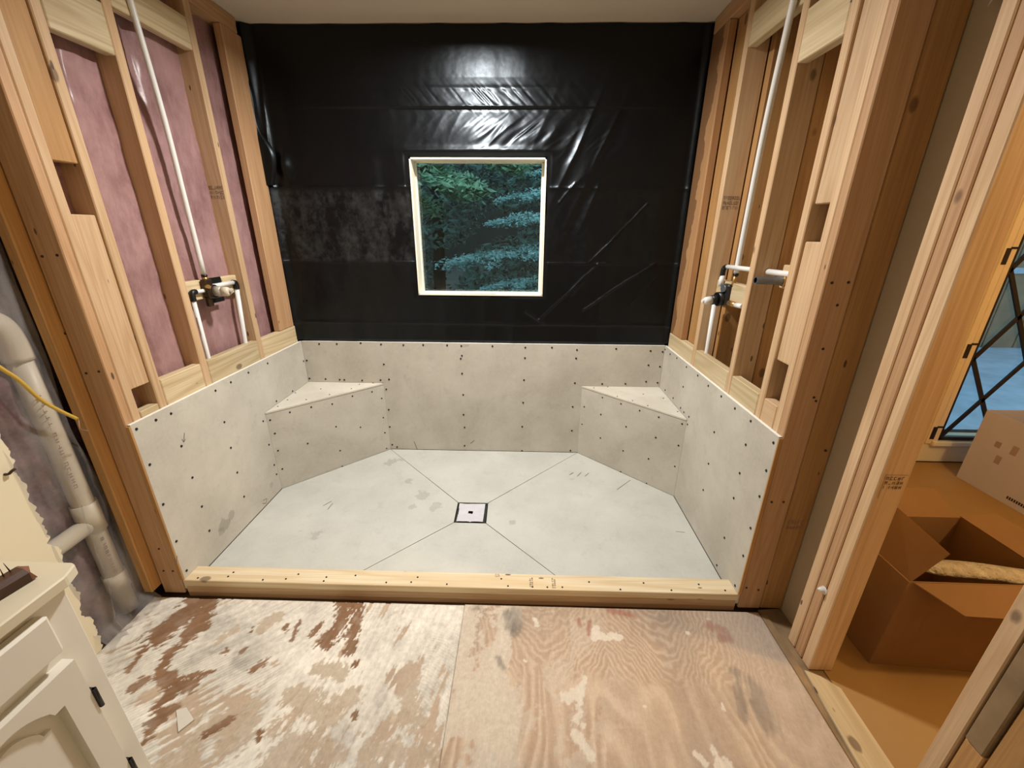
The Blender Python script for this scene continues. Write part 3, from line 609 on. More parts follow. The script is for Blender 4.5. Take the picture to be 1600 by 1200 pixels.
discs('screw', S_CURB, curb, 'screw_z', .0042, (0, 0, 1), M['screw'])
for sx, sd in ((-.10, 11), (.065, 12), (.16, 13)):
    stamp(curb, (sx, 1.305+.05*(sd == 11), zK), (0, 1, 0) if sd != 11 else (1, 0, 0), (-1, 0, 0) if sd != 11 else (0, 1, 0), .055 if sd != 11 else .02, .018 if sd != 11 else .02, 2, 5, M['ink'], False, sd)
def panelx(name, label, x, t, y0, y1, z0, z1, mat, pts, axis, key):
    r = thing(name, (x, (y0+y1)/2, z0), label, 'board')
    o = box('backer_panel', min(x, x+t), max(x, x+t), y0, y1, z0, z1, mat, r, .0008)
    o.data.transform(Matrix.Translation(o.location+pw(r)-Vector((x, 0, 0)))); o.location = Vector((x, 0, 0))-pw(r)
    box('top_edge', min(x, x+t), max(x, x+t), y0, y1, z1, z1+.0012, M['edge'], r, 0)
    discs('screw', pts, r, key, .0058, axis, M['screw']); return r
bL = panelx('backer_board', 'left side backer board with a dark smudge low near the curb', xL, -.0115, 1.300, yB, .02, zT, M['board_l'], S_LEFT, (1, 0, 0), 'screw_x')
bR = panelx('backer_board', 'right side backer board below the stud bays with two valves pipes', xR, .0115, 1.298, yB, .02, zT, M['board'], S_RIGHT, (-1, 0, 0), 'screw_nx')
box('edge_strip', -1.4288, xL+.0003, 1.2925, 1.2995, .075, zT-.004, M['amber_z'], wl, 0); box('edge_strip', xR-.0003, .9168, 1.2925, 1.2975, .075, zT-.004, M['amber_z'], wr, 0)  # thin orange strip over the front end of each side board
bR['label'] = 'right side backer board with dark screws, beside the doorway post'
rb = thing('backer_board', (-.25, yB, .02), 'long back backer board under the black sheet and window', 'board')
o = box('backer_panel', xL, xR, yB, yB+.0115, .02, zT-.001, M['board'], rb, .0008)
box('top_edge', xL, xR, yB, yB+.0115, zT-.001, zT+.0005, M['edge'], rb, 0)
discs('screw', S_BACK, rb, 'screw_ny', .0062, (0, -1, 0), M['screw'])
def txt(body, loc, size, rot, mat, parent, name='pencil_note'):
    cu = bpy.data.curves.new('note', 'FONT'); cu.body = body; cu.size = size; cu.extrude = 0; cu.shear = .2; cu.offset = -.0006
    o = bpy.data.objects.new('note', cu); COL.objects.link(o); o.rotation_euler = rot
    bpy.context.view_layer.update(); me = bpy.data.meshes.new_from_object(o.evaluated_get(bpy.context.evaluated_depsgraph_get()))
    bpy.data.objects.remove(o); me.transform(Matrix.Rotation(rot[0], 4, 'X') if rot[2] == 0 else Matrix.Rotation(rot[2], 4, 'Z') @ Matrix.Rotation(rot[0], 4, 'X'))
    q = lnk(name, me, mat, parent); q.location = Vector(loc)-pw(parent); return q
txt('OFF', (-.375, yB-.0008, .772), .022, (math.pi/2, 0, 0), M['ink'], rb)
def stroke(parent, p, q, w, n, mat=None):
    p, q, n = Vector(p), Vector(q), Vector(n); s_ = (q-p).cross(n).normalized()*w/2; o_ = n*.0006
    k = meshpy('pencil_mark', [tuple(p+s_+o_), tuple(p-s_+o_), tuple(q-s_+o_), tuple(q+s_+o_)], [(0, 1, 2, 3)], mat or M['graphite'], parent)
for p, q in MARKS_L: stroke(bL, p, q, .0028, (1, 0, 0))
for p, q in MARKS_P: stroke(pan, p, q, .003, (0, 0, 1))
for p, q in MARKS_B: stroke(rb, p, q, .003, (0, -1, 0))
def bench(name, label, A, B, C, nfront, fs, ts, key):
    """A back-wall corner tip, B room corner, C side-wall tip"""
    r = thing(name, ((A[0]+C[0])/2, (A[1]+C[1])/2, zP), label, 'bench')
    A_, B_, C_ = [Vector((*p, 0)) for p in (A, B, C)]; n = Vector(nfront)
    f = prism('front_panel', [(A[0], A[1], zP), (C[0], C[1], zP), (C[0], C[1], zS-.010), (A[0], A[1], zS-.010)], .0115, M['board'], r, -n)
    t = prism('seat_panel', [tuple(A_+n*.003)[:2]+(zS,), tuple(B_)[:2]+(zS,), tuple(C_+n*.003)[:2]+(zS,)], .0095, M['edge_seat'], r, (0, 0, -1), .0006)
    discs('screw', fs, f, key, .0058, tuple(n), M['screw']); discs('screw', ts, t, 'screw_z2', .0042, (0, 0, 1), M['screw'])
M['edge_seat'] = board_mat('seat_board', 'dbd6c9', 'cac4b6')
def nrm(a, b):
    v = Vector((b[1]-a[1], -(b[0]-a[0]), 0)).normalized(); return v
nl = nrm((xL, yLb), (bl, yB)); nr = nrm((br, yB), (xR, yRb))
bench('corner_bench', 'left triangular corner bench of grey backer board', (bl, yB-.001), (xL+.001, yB-.001), (xL+.001, yLb), nl, S_BLF, S_BLT, 'screw_bl')
bench('corner_bench', 'right triangular corner bench of grey backer board', (br, yB-.001), (xR-.001, yB-.001), (xR-.001, yRb), nr, S_BRF, S_BRT, 'screw_br')

# ================================================================ black polythene sheet
def sheet():
    step = .0052; xs = np.arange(-1.445, .925, step); zs = np.arange(.775, 2.432, step)
    for a, arr in ((WX0-.002, xs), (WX1+.002, xs), (WZ0+.006, zs), (WZ1+.004, zs)): arr[np.argmin(abs(arr-a))] = a
    X, Z = np.meshgrid(xs, zs)
    wx = X+.03*(fbm(X*4, Z*4, 3)-.5); wz = Z+.03*(fbm(X*4, Z*4, 13)-.5)
    D = .010*(fbm(X*2.2, Z*1.6, 5, 3)-.5)+.004*(fbm(X*9, Z*4, 6, 3)-.5)
    # loose belly above the window, tilted below its fold
    belly = np.exp(-((X+.22)/.62)**2)
    D += belly*np.where(Z > 2.077, .015*np.clip((2.215-Z)/.138, 0, 1), .026*np.clip((2.06-Z)/.18, 0, 1)*sst(Z, 1.5, 1.84))
    rg1 = fbm(X*30, Z*30, 17, 3)
    def crease(d, w, amp): return amp*np.exp(-np.abs(d)/w)
    lip = sst(X, -.74, -.66)*sst(X, .27, .20)
    D -= lip*.004*np.where(Z < 2.077, np.exp(-(2.077-Z)/.03), 0)
    D += lip*.005*np.where(Z >= 2.077, np.exp(-(Z-2.077)/.02), 0)
    for z0, a, x0, x1 in ((1.692, .0045, -2, 2), (1.288, .0050, -2, 2), (.923, .0050, -2, 2)):
        D += 1.5*crease(Z-z0-.003*(vn(X*5, Z*0, 8)-.5), .007, a)*(.5+.8*vn(X*6, Z*0, 7))
    D += .002*belly*np.exp(-((Z-2.165)/.010)**2)+.006*np.exp(-((Z-1.875)/.018)**2)*sst(X, -.72, -.6)*sst(X, .2, .1)
    # fanned wrinkles above the window and to its right
    m1 = np.exp(-((Z-2.12)/.055)**2)*np.exp(-((X+.15)/.4)**2)
    D += m1*.0055*(np.abs(2*vn((wx+.9*wz)*38, wz*6, 22)-1))
    m2 = np.exp(-((Z-1.96)/.085)**2)*np.exp(-((X-.02)/.42)**2)
    D += m2*.012*(1-np.abs(2*vn((wx-.62*wz)*15, (wz+.5*wx)*2.5, 33)-1))+m2*.005*(1-np.abs(2*vn((wx-1.3*wz)*26, (wz+.8*wx)*5, 35)-1))
    m3 = np.exp(-((Z-1.80)/.25)**2)*np.exp(-((X-.36)/.22)**2)
    D += m3*.024*(1-np.abs(2*vn((wx-.45*wz)*13, wz*2, 44)-1))
    m4 = np.exp(-((Z-1.75)/.16)**2)*np.exp(-((X+.78)/.16)**2)
    D += m4*.026*(1-np.abs(2*vn(wx*13, wz*2, 55)-1))
    D += .007*(1-np.abs(2*vn(wx*7, wz*2.2, 66)-1))*sst(Z, 1.8, 1.5)
    for (a, b, c, d, amp) in ((.354, .966, .72, 1.30, 0), (.105, .951, .444, 1.285, .007), (.378, 1.014, .78, 1.30, .008), (.40, 1.30, .70, 1.62, .007), (.20, 1.62, .28, 1.72, .006), (.66, 1.05, .80, 1.22, .004), (.30, 1.11, .38, 1.20, .005), (.02, 1.0, .14, .93, .008)):
        if amp: D += 1.5*crease(segdist(wx*.7+X*.3+.004*(rg1-.5), wz*.7+Z*.3+.010*(rg1-.5), [(a, b), (c, d)]), .006 if b > 1.8 else .0045, amp*(.45 if b > 1.8 else .75))
    # curl in the left corner, pulled in around the side studs
    D += .028*np.exp(-np.abs(X+1.395+.03*(2.0-Z))/.016)*sst(Z, 1.70, 1.76)*sst(Z, 2.35, 1.9)+.03*sst(X, -1.39, -1.435)+.012*sst(X, .885, .915)
    D += .03*np.exp(-np.hypot((X+1.335)/.035, (Z-1.80)/.06)**2)
    D *= sst(np.maximum.reduce([WX0-X, X-WX1, WZ0-Z, Z-WZ1]), -.005, .03)*.92+.08
    Y = yB+.010-np.clip(D, -.012, 1)-.0005*fbm(X*60, Z*60, 2)
    Y = np.where(Z < zT+.01, np.maximum(Y, yB+.0125), Y)
    P = np.stack([X, Y, Z], -1)
    # top hem slightly ragged
    P[-1, :, 2] = 2.428+.012*vn(xs*9, xs*0, 4)
    xc, zc = (X[:-1, :-1]+X[1:, 1:])/2, (Z[:-1, :-1]+Z[1:, 1:])/2
    # ragged cut along the opening
    e = .006*(vn(zc*14, zc*0, 91)-.3)
    keep = ~((xc > WX0-.004+e) & (xc < WX1+.004-e) & (zc > WZ0+.012*np.exp(-((xc+.27)/.17)**2)-.004) & (zc < WZ1+.003))
    o = grid_obj('plastic_sheet', P, M['poly'], None, keep=keep, origin=(0, yB, 0))
    o.data.transform(Matrix.Identity(4))
    FL, FR = [(-1.438, 2.48, 2.282), (-1.445, 2.48, 2.118), (-1.45, 2.48, 1.974), (-1.452, 2.48, 1.853), (-1.449, 2.48, 1.696)], [(-1.443, 2.506, 2.291), (-1.42, 2.506, 2.125), (-1.42, 2.506, 1.979), (-1.365, 2.506, 1.848), (-1.399, 2.506, 1.699)]
    P_ = smooth_pts(FL, 8), smooth_pts(FR, 8); G = []
    for k in range(len(P_[0])):
        row = []
        for q in range(9):
            t = q/8; p = P_[0][k].lerp(P_[1][k], t); p.y -= .018*math.sin(PI_*t)+.012*math.exp(-((t-.85)/.12)**2); row.append(tuple(p))
        G.append(row)
    grid_obj('sheet_fold', np.array(G), M['poly'], o, origin=(-1.4, 2.49, 1.9))
    return tag(o, 'black polythene sheet with fold lines covering the back wall around the window', 'plastic sheet')
sheet()
# ---------------------------------------------------------------- window over the shower
w1 = empty('window_1', ((WX0+WX1)/2, 2.6, WZ0)); struct(w1, 'square window onto dark wet trees')
d0, d1 = 2.524, 2.66
box('side_jamb', WX0, WX0+.008, d0, d1, WZ0, WZ1, M['wframe'], w1, 0)
box('side_jamb', WX1-.008, WX1, d0, d1, WZ0, WZ1, M['wframe'], w1, 0)
box('head_jamb', WX0, WX1, d0, d1, WZ1-.008, WZ1, M['wframe'], w1, 0)
box('window_sill', WX0, WX1, d0, d1, WZ0-.004, WZ0+.004, M['wframe'], w1, 0)
gx0, gx1, gz0, gz1 = -.626, .103, 1.107, 1.831
for a in ((WX0+.008, gx0+.004, WZ0, WZ1), (gx1-.003, WX1-.008, WZ0, WZ1)): box('sash_stile', a[0], a[1], 2.615, 2.645, a[2], a[3], M['wframe'], w1, .001)
box('sash_rail', WX0+.008, WX1-.008, 2.615, 2.645, gz1, WZ1-.008, M['wframe'], w1, .001)
box('pane', gx0, gx1, 2.628, 2.632, gz0-.004, gz1+.004, M['glass'], w1, 0)

# ================================================================ plumbing
def pipe(name, pts, r, mat, parent, seg=12): return tube(name, pts, r, mat, parent, seg)
v1 = thing('shower_valve', (-1.46, 1.89, 1.2), 'brass shower valve with white supply pipes on the left stud wall', 'valve')
bx = lambda n, c, s, m, p, b=.004: box(n, c[0]-s[0]/2, c[0]+s[0]/2, c[1]-s[1]/2, c[1]+s[1]/2, c[2]-s[2]/2, c[2]+s[2]/2, m, p, b)
pipe('valve_body', [(-1.468, 1.892, 1.197), (-1.428, 1.894, 1.197)], .030, M['bronze'], v1, 16)
bx('valve_block', (-1.446, 1.875, 1.21), (.03, .04, .085), M['bronze'], v1)
pipe('cartridge', [(-1.430, 1.894, 1.197), (-1.395, 1.896, 1.196)], .0235, M['nickel'], v1, 18)
pipe('cartridge_sleeve', [(-1.396, 1.896, 1.196), (-1.372, 1.897, 1.195), (-1.362, 1.897, 1.195)], [.0215, .021, .015], M['pvc'], v1, 18)
pipe('stem', [(-1.364, 1.897, 1.195), (-1.350, 1.897, 1.195)], .007, M['nickel'], v1, 8)
bx('mounting_plate', (-1.458, 1.945, 1.240), (.006, .085, .028), M['black'], v1, .002)
bx('mounting_plate', (-1.458, 1.93, 1.150), (.006, .10, .022), M['black'], v1, .002)
bx('valve_foot', (-1.448, 1.87, 1.155), (.02, .03, .05), M['bronze'], v1, .004)
pipe('supply_pipe', [(-1.452, 1.875, 1.203), (-1.452, 1.80, 1.205)], .0085, M['pex'], v1)
pipe('supply_pipe', [(-1.455, 1.90, 1.215), (-1.455, 2.075, 1.216)], .0105, M['pex'], v1)
pipe('elbow', smooth_pts([(-1.452, 1.806, 1.205), (-1.452, 1.788, 1.204), (-1.452, 1.782, 1.19), (-1.452, 1.782, 1.168)], 4), .0125, M['black'], v1)
pipe('elbow', smooth_pts([(-1.455, 2.062, 1.216), (-1.455, 2.078, 1.214), (-1.455, 2.083, 1.2), (-1.455, 2.082, 1.182)], 4), .0135, M['black'], v1)
pipe('drop_pipe', [(-1.452, 1.782, 1.17), (-1.452, 1.78, .60)], .009, M['pex'], v1)
pipe('drop_pipe', [(-1.455, 2.082, 1.186), (-1.462, 2.062, .88), (-1.468, 2.055, .60)], .0105, M['pex'], v1)
pipe('inlet_nut', [(-1.456, 1.886, 1.238), (-1.456, 1.886, 1.262)], .012, M['brass'], v1, 8)
pipe('crimp_ring', [(-1.456, 1.886, 1.262), (-1.456, 1.886, 1.272)], .0125, M['black'], v1)
pipe('stop_screw', [(-1.44, 1.862, 1.222), (-1.425, 1.856, 1.222)], .009, M['brass'], v1, 8)
rp = tag(pipe('riser_pipe', smooth_pts([(-1.456, 1.886, 1.272), (-1.450, 1.876, 1.55), (-1.438, 1.858, 1.87), (-1.424, 1.822, 2.18), (-1.419, 1.812, 2.255)], 4), .0105, M['pex'], None), 'thin white riser pipe climbing the left stud bay above the valve', 'pipe')
v2 = thing('shower_valve', (.965, 1.99, 1.19), 'black shower valve with white plastic cartridge on the right stud wall', 'valve')
bx('valve_block', (.962, 1.972, 1.195), (.03, .055, .095), M['black'], v2, .008)
pipe('valve_body', [(.966, 1.990, 1.175), (.925, 1.985, 1.170)], .033, M['black'], v2, 18)
pipe('cartridge', [(.926, 1.984, 1.170), (.898, 1.982, 1.166)], .0225, M['black'], v2, 16)
pipe('cartridge_sleeve', [(.898, 1.982, 1.166), (.874, 1.980, 1.163), (.862, 1.979, 1.162)], [.0195, .018, .013], M['pex'], v2, 16)
pipe('stem', [(.863, 1.979, 1.162), (.853, 1.978, 1.161)], .008, M['pex'], v2, 8)
pipe('test_cap', [(.948, 1.972, 1.222), (.936, 1.970, 1.222)], .017, M['galv'], v2, 14)
pipe('elbow', smooth_pts([(.952, 2.03, 1.268), (.952, 2.03, 1.300), (.956, 2.026, 1.314), (.958, 2.008, 1.317)], 4), .0115, M['black'], v2)
pipe('supply_pipe', [(.952, 2.028, 1.225), (.952, 2.03, 1.275)], .0115, M['pex'], v2)
pipe('supply_pipe', [(.958, 2.015, 1.317), (.972, 1.735, 1.322)], .010, M['pex'], v2)
pipe('supply_pipe', [(.972, 1.701, 1.322), (.985, 1.50, 1.325)], .0115, M['pex'], v2)
pipe('supply_pipe', [(.955, 1.865, 1.163), (.952, 1.795, 1.168)], .0105, M['pex'], v2)
pipe('supply_nut', [(.958, 1.93, 1.162), (.955, 1.86, 1.163)], .0125, M['brass'], v2, 8)
pipe('outlet_nut', [(.970, 1.945, 1.235), (.972, 1.945, 1.285)], .0095, M['brass'], v2, 8)
pipe('crimp_ring', [(.972, 1.945, 1.283), (.972, 1.945, 1.294)], .0125, M['black'], v2)
pipe('drop_pipe', [(.948, 2.052, 1.14), (.949, 2.045, .92), (.950, 2.04, .60)], .0105, M['pex'], v2)
tag(pipe('riser_pipe', smooth_pts([(.972, 1.945, 1.29), (.964, 1.928, 1.5), (.940, 1.874, 1.85), (.903, 1.772, 2.20), (.898, 1.752, 2.32)], 5), .0115, M['pex'], None), 'white riser pipe bowing up the right stud bay above the black valve', 'pipe')
st = thing('pipe_stub', (.98, 1.59, 1.30), 'short grey metal pipe stub poking out of the right stud bay', 'pipe')
vs, fs = tubemesh([(.985, 1.588, 1.298), (.872, 1.592, 1.300)], .0145, 16, False)
meshpy('stub_tube', [tuple(v) for v in vs], fs, M['galv'], st, True)
vs, fs = tubemesh([(.872, 1.592, 1.300), (.985, 1.588, 1.298)], .0105, 16, False)
meshpy('stub_bore', [tuple(v) for v in vs], [f[::-1] for f in fs], M['black'], st, True)
rim = []; rf = []
for k in range(16):
    a = 2*math.pi*k/16
    for rr_ in (.0145, .0105): rim.append((.872, 1.592+rr_*math.cos(a), 1.300+rr_*math.sin(a)))
for k in range(16): rf.append((2*k, 2*k+1, (2*k+3) % 32, (2*k+2) % 32))
meshpy('stub_rim', rim, rf, M['galv'], st)
pipe('collar', [(.985, 1.588, 1.298), (.968, 1.589, 1.298)], .019, M['brass'], st, 12)

# ================================================================ left corner: vent pipe, clear sheet, cable
pv = thing('vent_pipe', (-1.6, 1.215, 0), 'aged white drain pipe with elbow behind clear plastic by the vanity', 'pipe')
ax_ = [(-1.605, 1.215, 0.0), (-1.605, 1.213, .46), (-1.605, 1.212, .80), (-1.605, 1.208, 1.08)]
pipe('pipe_run', ax_, .032, M['pvc'], pv, 20)
el = smooth_pts([(-1.605, 1.208, 1.07), (-1.605, 1.206, 1.13), (-1.605, 1.19, 1.185), (-1.605, 1.14, 1.215), (-1.605, 1.06, 1.22), (-1.605, .9, 1.222)], 5)
pipe('elbow', el, .038, M['pvc'], pv, 20)
pipe('coupling', [(-1.605, 1.214, .40), (-1.605, 1.213, .52)], .0385, M['pvc'], pv, 20)
pipe('coupling', [(-1.605, 1.215, .115), (-1.605, 1.214, .19)], .037, M['pvc'], pv, 20)
pipe('tee_branch', [(-1.605, 1.19, .43), (-1.605, .92, .42)], .031, M['pvc'], pv, 16)
stamp(pv, (-1.5725, 1.196, .60), (0, .02, 1), (0, -1, 0), .36, .016, 1, 16, M['inkred'], False, 31)
stamp(pv, (-1.5725, 1.205, .20), (0, .02, 1), (0, -1, 0), .18, .016, 1, 9, M['inkred'], False, 32)
def clear_sheet():
    ny, nz = 60, 220; T, Zs = np.meshgrid(np.linspace(0, 1, ny), np.linspace(.004, 2.2, nz))
    y1 = 1.262+.018*(fbm(Zs*3, Zs*0, 3)-.5)*2-.03*np.exp(-((Zs-.80)/.18)**2)
    Y = 1.030+T*(y1-1.030)
    X = -1.552+.016*(fbm(Y*9, Zs*3.5, 9)-.5)*2+.010*(1-np.abs(2*vn(Y*20+Zs*2, Zs*1.5, 12)-1))
    X += .030*np.exp(-np.abs(Y-1.125-.07*(Zs-.4))/.007)*sst(Zs, .75, .55)
    X += .05*sst(Zs, .08, 0)*(.6+.8*vn(Y*30, Zs*0, 5)); X -= .02*sst(Y, 1.2, 1.26)*sst(Zs, .2, .5)
    o = grid_obj('plastic_sheet', np.stack([X, Y, Zs], -1), M['clear'], None, origin=(-1.55, 1.15, 0))
    tag(o, 'clear wrinkled plastic hung over the grey insulation beside the vanity', 'plastic sheet')
clear_sheet()
yc = thing('electrical_cable', (-1.5, 1.1, 1.0), 'yellow electrical cable sagging across the drain pipe to the left stud', 'cable')
pts = smooth_pts([(-1.538, .93, 1.15), (-1.505, .99, 1.14), (-1.497, 1.055, 1.115), (-1.495, 1.085, 1.075), (-1.495, 1.108, 1.035), (-1.495, 1.135, .968), (-1.495, 1.17, .915), (-1.50, 1.215, .862)], 6)
pipe('cable_jacket', pts, .0055, M['cable'], yc, 8)
pipe('bare_wire', smooth_pts([(-1.50, 1.213, .863), (-1.505, 1.222, .855), (-1.50, 1.212, .832), (-1.508, 1.222, .818), (-1.512, 1.245, .80)], 5), .0018, M['copper'], yc, 6)
kn = tag(pipe('bent_nail', smooth_pts([(-1.541, 1.010, .775), (-1.53, 1.012, .775), (-1.524, 1.018, .782), (-1.522, 1.026, .785)], 4), .004, M['bronze'], None, 6), 'bent rusty nail in the cream wall beside the torn drywall edge', 'nail')

# ================================================================ vanity
va = thing('vanity_cabinet', (-1.2, .2, 0), 'cream painted vanity cabinet with an arched door at the left', 'cabinet')
FX = -.956
box('carcass', -1.535, FX, -.85, .632, .0, .772, M['paint'], va, .003)
prism('countertop', [(-1.536, -.9, .800), (-.924, -.9, .800), (-.924, .620, .800), (-.938, .652, .800), (-.952, .658, .800), (-1.536, .660, .800)], .026, M['counter'], va, (0, 0, -1), .003)
def slab(name, y0, y1, z0, z1, parent, x0=FX, x1=-.930):
    o = box(name, x0, x1, y0, y1, z0, z1, M['paint'], parent, .006); return o
slab('drawer_front', .15, .575, .650, .748, va)
slab('drawer_front', -.80, .12, .650, .748, va)
slab('cabinet_door', -.20, .12, .10, .615, va); slab('cabinet_door', -.80, -.22, .10, .615, va)
def arch_door(y0, y1, z0, z1):
    yc_ = (y0+y1)/2; hw = (y1-y0)/2-.045; zb, zc_ = z0+.06, z1-.073
    arc = []
    for k in range(13):
        t = -1+2*k/12; yy = yc_-t*hw*.72; arc.append((yy, zc_+.012+.032*(1-t*t)))
    hole = [(yc_+hw, zb), (yc_+hw, zc_), (yc_+hw*.78, zc_)]+arc+[(yc_-hw*.78, zc_), (yc_-hw, zc_), (yc_-hw, zb)]
    outer = []
    n = len(hole)
    # outer ring matched to the hole points
    for (yy, zz) in hole:
        if zz <= zb+1e-6: outer.append((y1 if yy > yc_ else y0, z0))
        elif abs(yy-yc_) > hw*.99: outer.append((y1 if yy > yc_ else y0, z1))
        else: outer.append((yc_+(yy-yc_)/(hw)*(y1-y0)/2*.98, z1))
    vs, fs = [], []
    xf, xb = -.930, FX
    for x in (xf, xb):
        vs += [(x, a, b) for a, b in outer]; vs += [(x-.0 if x == xf else x, a, b) for a, b in hole]
    for i in range(n):
        j = (i+1) % n
        fs.append((i, j, n+j, n+i)); fs.append((2*n+i, 3*n+i, 3*n+j, 2*n+j))
        fs.append((i, 2*n+i, 2*n+j, j)); fs.append((n+i, n+j, 3*n+j, 3*n+i))
    d = meshpy('cabinet_door', vs, fs, M['paint'], va)
    field = [(yc_+(a-yc_)*.70, z0+.10 if b <= zb+1e-6 else b-.032) for a, b in hole]
    prism('raised_panel', [(-.944, a, b) for a, b in field], .016, M['paint'], d, (-1, 0, 0))
    box('recess_panel', FX, -.9535, y0+.03, y1-.03, z0+.04, z1-.02, M['paint'], d, 0)
    return d
dd = arch_door(.32, .578, .10, .617)
for zh in (.49, .24):
    h = box('hinge', -.950, -.926, .5785, .5865, zh-.028, zh+.028, M['black'], va, .001)
    tube('hinge_knuckle', [(-.929, .5835, zh-.028), (-.929, .5835, zh+.028)], .004, M['black'], h, 8)
ws = thing('wood_offcut', (-1.0, .5, .8), 'dark stained wood offcut with a splintered end on the vanity top', 'wood')
a, b = Vector((-.995, .61, .803)), Vector((-1.06, .25, .803)); dn = (b-a).normalized(); sd = Vector((-dn.y, dn.x, 0))
def offcut():
    vs, fs = [], []
    prof = [(-.020, 0), (.020, 0), (.020, .018), (.010, .026), (-.012, .026), (-.020, .020)]
    for p in (a, b):
        for s_, z_ in prof: vs.append(tuple(p+sd*s_+Vector((0, 0, z_))))
    n = len(prof)
    for i in range(n): fs.append((i, (i+1) % n, n+(i+1) % n, n+i))
    fs.append(tuple(range(n, 2*n))); meshpy('offcut_body', vs, fs, M['walnut'], ws)
    meshpy('broken_end', [tuple(Vector(vs[i])-dn*(.002+.006*(i % 2))) for i in range(n)]+[vs[i] for i in range(n)], [tuple(range(n))[::-1]]+[(i, n+i, n+(i+1) % n, (i+1) % n) for i in range(n)], M['splint'], ws)
    for k in range(5):
        p = a+dn*(.01+.012*k)-sd*(.008-.004*k)+Vector((0, 0, .024)); q = p+Vector((R.uniform(-.006, .006), R.uniform(-.004, .01), R.uniform(.014, .03)))
        tube('splinter', [tuple(p), tuple(q)], [.0014, .0004], M['walnut'], ws, 5)
offcut()

# ================================================================ closet: window, boxes
w2 = empty('window_2', (3.2, 2.6, CZ0)); struct(w2, 'closet window with dark diamond lattice onto a wet deck')
box('side_jamb', CX0-.004, CX0+.028, 2.505, 2.64, CZ0-.02, CZ1, M['jamb'], w2, .002)
box('side_jamb', CX0-.040, CX0-.004, 2.508, 2.52, CZ0-.02, CZ1, M['jamb'], w2, .002)
box('window_sill', CX0-.004, CX1, 2.49, 2.64, CZ0-.03, CZ0, M['wframe'], w2, .002)
fy0, fy1 = 2.515, 2.54; f0, f1, h0, h1 = 2.80, 3.60, CZ0+.005, 1.94
for q in ((f0, f0+.022, h0, h1), (f1-.022, f1, h0, h1), (f0, f1, h0, h0+.024), (f0, f1, h1-.02, h1)): box('metal_frame', q[0], q[1], fy0, fy1, q[2], q[3], M['iron'], w2, .001)
box('pane', f0+.01, f1-.01, 2.532, 2.536, h0+.01, h1-.01, M['glass'], w2, 0)
def bar(p, q):
    p, q = Vector((p[0], 2.522, p[1])), Vector((q[0], 2.522, q[1])); d = (q-p).normalized(); s_ = Vector((d.z, 0, -d.x))*.011
    vs = []
    for t in (p, q):
        for k, y in ((1, -.006), (-1, -.006), (-1, .006), (1, .006)): vs.append(tuple(t+s_*k+Vector((0, y, 0))))
    meshpy('lattice_bar', vs, [(0, 1, 2, 3), (7, 6, 5, 4)]+[(i, (i+1) % 4, 4+(i+1) % 4, 4+i) for i in range(4)], M['iron'], w2)
for k in range(4):
    z0_ = .18+.54*k
    if z0_ < 1.9: bar((2.815, z0_), (2.815+min(.77, (1.93-z0_)/1.62), min(1.93, z0_+1.62*.77)))
for k in range(4):
    z0_ = .75+.54*k
    if z0_ < 1.9: bar((2.815, z0_), (2.815+min(.77, (z0_-.19)/1.66), max(.19, z0_-1.66*.77)))
bar((3.585, .19), (3.4, .19+.185*1.62)); 
for zh in (.235, .80, 1.36):
    h = box('catch_plate', CX0-.030, CX0-.002, 2.5045, 2.5085, zh-.055, zh+.035, M['iron'], w2, .001)
    box('catch_pin', CX0-.008, CX0+.035, 2.502, 2.507, zh+.03, zh+.042, M['iron'], h, 0)
struct(box('baseboard_closet', 1.13, 4.0, 2.512, 2.52, 0, .004, M['dark'], None, 0))
cb = thing('cardboard_box', (1.45, 1.25, 0), 'open brown cardboard box with raised flaps inside the closet doorway', 'box')
def cbox():
    x0, x1, y0, y1, zt, t = 1.286, 1.80, 1.072, 1.42, .385, .005
    k = .030   # front leans very slightly
    for nm, p in (('side_panel', [(x0, y0, 0), (x0, y1, 0), (x0+.014, y1, zt), (x0+.014, y0, zt)]), ('side_panel', [(x1, y1, 0), (x1, y0, 0), (x1, y0, zt), (x1, y1, zt)]),
                  ('front_panel', [(x0, y0, 0), (x1, y0-k, 0), (x1, y0-k*.2, zt), (x0+.014, y0, zt)]), ('back_panel', [(x1, y1, 0), (x0, y1, 0), (x0+.014, y1, zt), (x1, y1, zt)]),
                  ('bottom_panel', [(x0, y0, .002), (x1, y0-k, .002), (x1, y1, .002), (x0, y1, .002)])):
        prism(nm, p, t, M['card'], cb)
    a = x0+.014
    prism('flap', [(a, y0+.002, zt), (1.384, y0+.002, .505), (1.384, 1.274, .528), (1.36, y1, .50), (a, y1, zt)], .004, M['card'], cb)
    prism('flap', [(a+.01, y0-.002, zt), (1.39, y0-.10, .355), (1.78, y0-.115, .352), (x1, y0-.006, zt)], .004, M['card'], cb)
    prism('flap', [(a, y1, zt), (x1, y1, zt), (x1-.05, y1+.09, zt+.075), (a+.10, y1+.09, zt+.075)], .004, M['card'], cb)
    prism('flap', [(x1, y0, zt), (x1, y1, zt), (x1+.11, y1-.02, zt+.03), (x1+.11, y0+.02, zt+.03)], .004, M['card'], cb)
cbox()
def _wrap():
    m = NT('wrapped_parcel'); v = m.co(); n = m.noise(v, 28, 5, .6); c = m.mix(m.ramp(n, .3, .7), lin('ddd6c8'), lin('b5a68c'))
    return m.fin(c, .12, n, 1., .03)
M['wrap'] = _wrap()
rl = thing('wrapped_roll', (1.6, 1.15, .35), 'clear wrapped roll lying in the top of the open cardboard box', 'roll')
